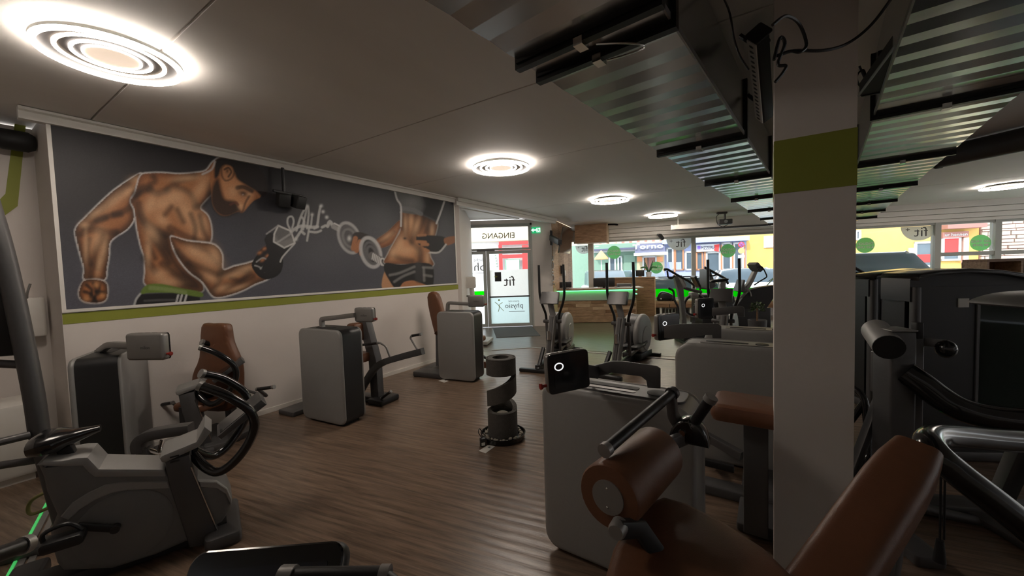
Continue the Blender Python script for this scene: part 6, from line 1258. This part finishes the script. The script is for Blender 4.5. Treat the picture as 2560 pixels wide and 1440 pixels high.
ob('cable_stop', B().tube([LO(2350, 1350, 1.5), tuple(Vector(LO(2350, 1350, 1.5))-Vector((0, 0, .09)))], .02, 12, scale=[.6, 1]), MAT['black_rubber'], t)
ob('floor_tube', B().tube([LO(2300, 1268, 2.3), LO(2500, 1318, 2.2)], .03, 12), MAT['graphite'], t)
# ================================================================ near console at the bottom edge
fC = Fr(dep(628, 1440, .66), 86); cz = dep(628, 1440, .66)[2]
t = thing('machine_console', 'black screen of a cabinet machine leaning back, black handle bar in front of it', 'exercise machine', fC)
Mt = Matrix.Translation((0, 0, cz-.08)) @ Matrix.Rotation(math.radians(-38), 4, 'X')
ob('screen_case', B().at(Mt).prism(rrect(-.143, .143, -.11, .11, .028, 5), 0, .05, 'y', .015, 3), MAT['dark_plastic'], t); ob('screen', B().at(Mt).prism(rrect(-.142, .142, -.109, .109, .027, 5), -.005, .004, 'y', .003, 1), MAT['black_gloss'], t); mat('display_navy', (.012, .016, .03), .15, coat=.5); ob('display', B().at(Mt).prism(rrect(-.115, .115, -.085, .078, .004, 2), -.0065, -.003, 'y'), MAT['display_navy'], t)
ob('console_arm', B().bar(fillet([(0, .05, cz-.09), (0, .16, cz-.14), (0, .18, .5), (0, .18, .03)], .08), .07, .05), MAT['graphite'], t); ob('foot', B().rbox(-.2, .2, .02, .34, 0, .06, .03), MAT['graphite'], t)
g = [Vector(fC.loc(dep(x, y, d))) for x, y, d in ((735, 1447, .58), (950, 1444, .58), (1000, 1480, .56))]
grip(t, tuple(g[1]), tuple(g[0]), .016); ob('handle_stem', B().tube(fillet([tuple(g[1]), tuple(g[2]), (g[2].x, g[2].y+.1, g[2].z-.2), (.03, .16, cz-.35)], .05), .015, 10), MAT['dark_plastic'], t)
# ================================================================ left edge: leaning frame, wall box, trim with green light
fX = Fr(dep(60, 850, 2.25), 60); t = thing('leaning_machine_frame', 'dark machine frame with a thick leaning tube at the recess beside the mural', 'exercise machine', fX)
LX = lambda x, y, d=2.25: fX.loc(dep(x, y, d))
ob('leaning_tube', B().tube(cat([LX(-40, 470), LX(0, 600), LX(30, 720), LX(58, 850), LX(85, 990), LX(98, 1080)], 4), .045, 16), MAT['graphite'], t)
lo = LX(98, 1080); ob('lower_post', B().tube([lo, (lo[0]+.08, lo[1], .04)], .045, 16), MAT['graphite'], t)
ob('cross_tube', B().tube([LX(-80, 905, 2.2), LX(55, 912, 2.24)], .024, 12), MAT['graphite'], t); ob('cross_tube', B().tube([LX(-90, 1180, 2.1), LX(-10, 1165, 2.15), LX(90, 1150, 2.25)], .022, 12), MAT['graphite'], t); ob('cross_tube', B().tube([LX(-90, 1130, 2.05), LX(0, 1105, 2.1), LX(72, 1088, 2.2)], .022, 12), MAT['graphite'], t)
ob('base_rail', B().rbox(lo[0]-.9, lo[0]+.25, lo[1]-.05, lo[1]+.07, 0, .06, .02), MAT['graphite'], t); ob('dark_shroud', B().prism([(lambda v: (v[0], v[2]))(LX(*q)) for q in ((-90, 620), (-5, 650), (20, 760), (45, 890), (-90, 890))], lo[1]+.05, lo[1]+.25, 'y', .02, 2), MAT['dark_plastic'], t)
c = FW.p(72, 795, .5); t = thing('soap_dispenser', 'white wall dispenser in the recess beside the mural', 'dispenser', FW); ob('case', B().rbox(c[0]-.10, c[0]+.10, .48, .62, c[2]-.17, c[2]+.18, .03), MAT['white_trim'], t); ob('lever', B().tube(cat([(c[0], .5, c[2]+.16), (c[0], .46, c[2]+.22), (c[0]+.02, .45, c[2]+.30)], 4), .008, 6), MAT['silver'], t)
c = FW.p(20, 1040, .30); t = thing('white_basin', 'white rounded basin standing in the recess behind the leaning frame', 'basin', FW); ob('basin_body', B().rbox(c[0]-.25, c[0]+.16, .1, .55, .05, c[2]+.12, .08), MAT['white_trim'], t); ob('plinth', B().box(c[0]-.2, c[0]+.1, .15, .5, 0, .06), MAT['white_trim'], t)
a, b = gp(128, 1282), gp(40, 1460); d = (b-a)/np.linalg.norm(b-a); fT = Fr(a, math.degrees(math.atan2(d[0], d[1])))
t = thing('floor_channel', 'aluminium floor profile with a green light strip left of the exercise bike', 'floor profile', fT)
ob('profile', B().box(-.6, 1.4, -.035, -.006, 0, .012).box(-.6, 1.4, .006, .035, 0, .012), MAT['silver'], t); ob('led_strip', B().box(-.4, 1.2, -.055, -.042, .002, .010), MAT['green_led_dim'], t)
fH = Fr(dep(30, 1385, 1.15), 70); t = thing('grip_handle', 'black rubber grip handle of a machine at the recess corner', 'handle', fH)
h0, h1 = fH.loc(dep(52, 1366, 1.2)), fH.loc(dep(-110, 1425, 1.05)); grip(t, h1, h0, .024); ob('stem', B().tube(fillet([h1, (h1[0]-.1, h1[1], h1[2]-.1), (h1[0]-.1, h1[1], .02)], .05), .02, 10), MAT['graphite'], t); ob('foot', B().rbox(h1[0]-.2, h1[0], h1[1]-.1, h1[1]+.1, 0, .03, .02), MAT['graphite'], t)
c = dep(100, 1262, 2.3); t = thing('resistance_loop', 'thin yellowish loop handle hanging by the exercise bike', 'handle', loc=(0, 0, 0)); mat('yellow_rubber', (.25, .24, .08), .5); X = lambda x, y: tuple(dep(x, y, 2.35)); ob('loop', B().tube(cat([X(125, 1225), X(80, 1250), X(70, 1275), X(82, 1285), X(125, 1268)], 5), .010, 8), MAT['yellow_rubber'], t); ob('tail', B().tube([X(125, 1225), X(150, 1215)], .006, 6), MAT['yellow_rubber'], t)

# seat pad at the right edge, shelf behind the towers, one more trainer beside the pillar
fP = Fr(dep(2530, 760, 2.1), 95); c = fP.p(2545, 757); t = thing('seat_machine', 'grey upholstered pad on a post in front of the labelled weight stack tower', 'exercise machine', fP)
ob('pad', B().prism(sm([(c[0]-.10, c[2]-.015), (c[0]-.08, c[2]+.02), (c[0]+.05, c[2]+.05), (c[0]+.25, c[2]+.05), (c[0]+.27, c[2]-.02), (c[0]+.1, c[2]-.03)], 4), -.15, .15, 'y', .02, 2), MAT['grey_plastic'], t); ob('post', B().box(c[0]+.12, c[0]+.20, -.04, .04, .03, c[2]), MAT['graphite'], t); ob('foot', B().rbox(c[0]-.05, c[0]+.35, -.2, .2, 0, .04, .02), MAT['graphite'], t)
fS = Fr(dep(2470, 700, 5.6), 97); a, b = fS.p(2468, 655), fS.p(2640, 650); zt = a[2]; t = thing('shoe_shelf', 'timber shelf unit behind the weight stack towers', 'shelf', fS)
ob('top_board', B().box(a[0], b[0], 0, .35, zt, zt+.04), MAT['oak_dark'], t)
for xx in (a[0], (a[0]+b[0])/2, b[0]-.03): ob('upright', B().box(xx, xx+.03, 0, .35, 0, zt), MAT['oak'], t)
for k in range(3): ob('shelf_board', B().box(a[0], b[0], 0, .34, .1+k*(zt-.1)/3, .13+k*(zt-.1)/3), MAT['oak'], t)
ob('back_board', B().box(a[0], b[0], .34, .36, 0, zt), MAT['oak_dark'], t)
src = [o for o in scene.objects if o.name == 'cardio_trainer'][0]
o = copy_tree(src); o['label'] = 'cardio trainer with slanted handrails in the gap between pillar and weight towers'; P = dep(2150, 700, 6.3); Q0 = dep(1705, 700, 7.9); o.location = (src.location.x+P[0]-Q0[0], src.location.y+P[1]-Q0[1], 0)
